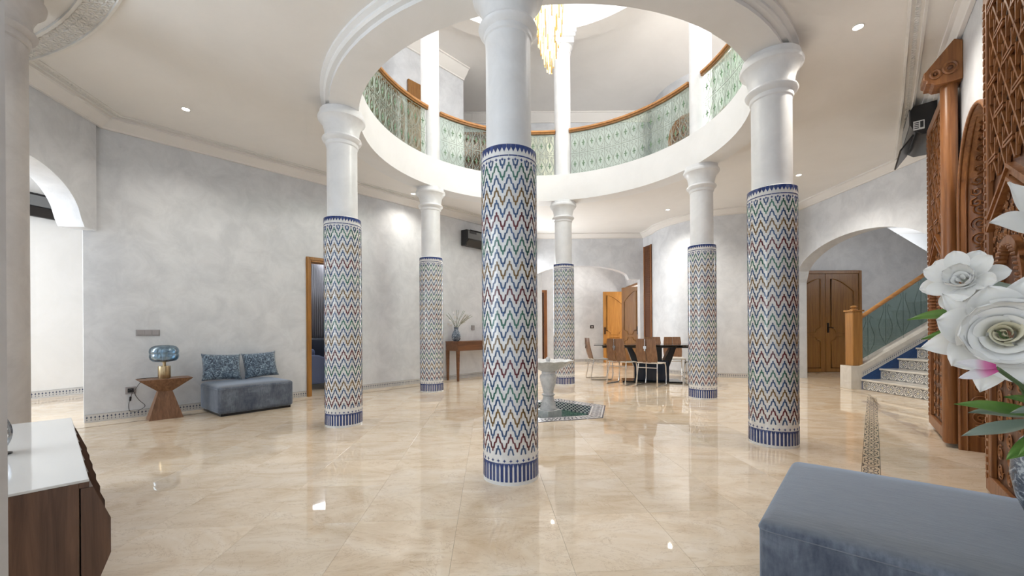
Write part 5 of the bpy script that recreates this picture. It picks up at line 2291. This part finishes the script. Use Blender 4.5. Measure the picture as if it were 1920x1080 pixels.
ro_ = [c for c in t.children if c.name.startswith('rose')][0]
rgp = random.Random(4)
for r_, h_, cnt_, arc_, mt_, fl__ in ((.009, .070, 2, 3.6, 'petal_cream', .2), (.018, .069, 2, 2.9, 'petal_cream', .4), (.029, .067, 3, 2.5, 'petal_cream', .7), (.041, .066, 3, 2.5, 'petal_white', .9), (.054, .064, 4, 2.2, 'petal_white', 1.0), (.067, .061, 4, 2.1, 'petal_white', 1.2)):
    me_ = cup_petal(r_, h_, arc_, M[mt_], fl__)
    for k in range(cnt_):
        o = link('heart_petal', me_, ro_)
        o.rotation_euler = (rgp.uniform(-.10, .10), rgp.uniform(-.10, .10), 2 * pi * k / cnt_ + r_ * 60)
        o.location = (0, 0, .002)
# gardenia above it
flower(t, 'gardenia', vloc(1.325, 1.20, 1.185), (-.80, -.45, .28), [
    (gard_out, 6, radians(86), .010, -.008, .2), (gard_out, 6, radians(62), .010, 0, .7), (gard_in, 5, radians(44), .010, .002, .2)])
gd_ = [c for c in t.children if c.name.startswith('gardenia')][0]
for r_, cnt_ in ((.008, 2), (.017, 3), (.027, 3)):
    me_ = cup_petal(r_, .030, 2.6, M['petal_white'], .8)
    for k in range(cnt_):
        o = link('heart_petal', me_, gd_)
        o.rotation_euler = (0, .06, 2 * pi * k / cnt_ + r_ * 90)
# white bloom mostly out of the frame, its petal tip showing
flower(t, 'gardenia', vloc(1.62, 1.24, 1.36), (-.2, -.9, .3), [
    (rose_out, 6, radians(82), .012, 0, .0), (rose_mid, 5, radians(50), .010, .004, .5)])
# lily petals
lily = petal_mesh('petal', M['petal_pink'], .088, .034, .05, .8, .25)
for nm, pos, d_ in (('lily_petal', (1.165, .985, .955), (-.95, .1, .10)), ('lily_petal', (1.168, .985, .948), (-.92, .1, -.24))):
    o = link(nm, lily, t, vloc(*pos))
    x_ = Vector(d_).normalized()
    z_ = Vector((-.3, -.9, .3))
    z_ = (z_ - x_ * z_.dot(x_)).normalized()
    y_ = z_.cross(x_)
    o.matrix_local = Matrix(((x_.x, y_.x, z_.x, pos[0] - VX), (x_.y, y_.y, z_.y, pos[1] - VY), (x_.z, y_.z, z_.z, pos[2] - VZ), (0, 0, 0, 1)))


def leaf_obj(me, pos, d_, up=(-.3, -.6, .75)):
    o = link('leaf', me, t)
    x_ = Vector(d_).normalized()
    z_ = Vector(up)
    z_ = (z_ - x_ * z_.dot(x_)).normalized()
    y_ = z_.cross(x_)
    o.matrix_local = Matrix(((x_.x, y_.x, z_.x, pos[0] - VX), (x_.y, y_.y, z_.y, pos[1] - VY), (x_.z, y_.z, z_.z, pos[2] - VZ), (0, 0, 0, 1)))
    return o


lf1 = petal_mesh('leaf', M['leaf'], .22, .072, .05, .9, .22)
lf2 = petal_mesh('leaf', M['leaf_grey'], .19, .062, .04, .9, .25)
for pos, d_, me in (((1.52, 1.17, .80), (-.97, .18, .10), lf1), ((1.60, 1.18, .80), (-.9, -.1, .22), lf1), ((1.50, 1.18, .775), (-.92, .1, -.22), lf2),
                    ((1.58, 1.19, .745), (-.85, -.2, -.28), lf1), ((1.62, 1.15, .82), (-.6, -.6, .05), lf1), ((1.66, 1.12, .76), (-.5, -.8, -.12), lf1),
                    ((1.64, 1.20, .84), (-.75, -.3, .5), lf1), ((1.70, 1.15, .80), (-.3, -.9, .3), lf1), ((1.56, 1.22, .79), (-.98, .05, .02), lf2),
                    ((1.56, 1.26, 1.17), (-.8, .1, .12), lf2), ((1.56, 1.10, .86), (-.9, -.1, .05), lf1), ((1.60, 1.08, .84), (-.8, -.3, -.1), lf1), ((1.55, 1.12, .83), (-.95, .0, -.08), lf2), ((1.62, 1.06, .88), (-.7, -.4, .2), lf1), ((1.58, 1.14, .78), (-.85, -.1, -.35), lf1), ((1.50, 1.26, 1.05), (-.85, .1, -.15), lf1), ((1.46, 1.26, 1.10), (-.8, .1, -.1), lf1), ((1.72, 1.30, .84), (-.2, .5, .7), lf1)):
    leaf_obj(me, pos, d_)
b = MB()
for q in ((1.42, 1.14, 1.02), (1.36, 1.22, 1.17), (1.62, 1.25, 1.34), (1.168, .985, .95), (1.56, 1.26, 1.16), (1.50, 1.26, 1.05)):
    e = Vector(vloc(*q))
    b.tube([(0, 0, .33), (e.x * .25, e.y * .25, .43), (e.x * .7, e.y * .7, .43 + (e.z - .43) * .6), tuple(e)], .005, 6)
for q in ((1.52, 1.17, .80), (1.60, 1.18, .80), (1.50, 1.18, .775), (1.58, 1.19, .745), (1.62, 1.15, .82), (1.66, 1.12, .76), (1.56, 1.22, .79), (1.64, 1.2, .84), (1.7, 1.15, .8), (1.46, 1.26, 1.10), (1.72, 1.3, .84), (1.56, 1.10, .86), (1.60, 1.08, .84), (1.55, 1.12, .83), (1.62, 1.06, .88), (1.58, 1.14, .78)):
    e = Vector(vloc(*q))
    b.tube([(0, 0, .36), (e.x * .5, e.y * .5, .42), tuple(e)], .004, 5)
b.build('stem', M['stem'], t, 60)

# ------------------------------------------------------------------ wooden doors and screens of the upper gallery


def screen(name, label, loc, rz, w, h, arched, nx=6):
    """front towards -y, x centred"""
    t = thing(name, label, 'wooden screen', loc, rz)
    def top(x): return h if not arched else h - .42 * (1 - sqrt(max(0, 1 - (2 * x / w) ** 2)))
    out, inn = [], []
    xs = [-w / 2 + w * k / 24 for k in range(25)]
    b = MB()
    b.slab_xz([(x, top(x)) for x in xs] + [(w / 2, 0), (-w / 2, 0)], -.01, 0)
    b.build('back_board', M['carved_dark'], t)
    b = MB()
    fr = [(-w / 2, 0)] + [(x, top(x)) for x in xs] + [(w / 2, 0)]
    b.tube([(x, -.03, z) for x, z in fr], .05, 6)
    b.build('frame', M['carved_wood'], t, 60)
    b = MB()
    stp = w / nx
    for k in range(nx * 3):
        z0 = k * stp
        for c in range(nx):
            x0 = -w / 2 + c * stp
            xm_, zm_ = x0 + stp / 2, z0 + stp / 2
            if zm_ + stp / 2 > top(xm_) - .03:
                continue
            b.tube([(x0, -.025, z0), (x0 + stp, -.025, z0 + stp)], .012, 4)
            b.tube([(x0 + stp, -.025, z0), (x0, -.025, z0 + stp)], .012, 4)
    stuff(b.build('lattice', M['carved_wood'], t))
    return t


p = lw(3.72, .002)
screen('gallery_door', 'arched wooden door on the upper gallery behind the left railing', (p.x, p.y, Z_UP - .02), ang, 1.05, 1.75, True)
p = lw(4.66, .002)
t = thing('wooden_shutter', 'tall plain wooden shutter on the upper gallery left of the upper column', 'shutter', (p.x, p.y, Z_UP - .02), ang)
b = MB(); b.box(-.30, .30, -.05, 0, 0, 2.02); b.build('panel', M['oak_dark'], t, bevel=.01)
b = MB(); b.box(-.24, .24, -.06, -.05, .1, 1.9); b.build('raised_field', M['oak_dark'], t, bevel=.01)
screen('gallery_screen', 'wooden lattice screen on the upper back wall left of the nearest column', (-1.0, 10.998, Z_UP - .02), 0, 1.1, 2.35, False)
for a_, w_, lab in ((221, .75, 'round headed wooden screen on the upper rounded wall, left of the upper right column'), (257, .95, 'wooden screen on the upper rounded wall, right of the upper right column')):
    a = radians(a_)
    screen('gallery_screen', lab, (BC.x + (BR + .09) * cos(a), BC.y + (BR + .09) * sin(a), Z_UP - .02), a + pi / 2, w_, 1.85, True)

# small switches on the far walls
t = thing('light_switch', 'tiny dark switch on the vestibule wall beside the lit door leaf', 'switch', (2.62, 13.4, 1.15))
b = MB(); b.box(-.06, .06, -.012, 0, -.05, .05); b.build('plate', M['dark_plastic'], t)
b = MB(); b.box(-.03, .03, -.02, -.012, -.03, .03); b.build('rocker', M['switch_grey'], t)
p = lw(6.05, 0)
t = thing('light_switch', 'small grey switch on the left wall above the console table', 'switch', (p.x, p.y, 1.12), ang)
b = MB(); b.box(-.05, .05, -.012, 0, -.05, .05); b.build('plate', M['switch_grey'], t)
b = MB(); b.box(-.03, .03, -.02, -.012, -.03, .03); b.build('rocker', M['switch_grey'], t)
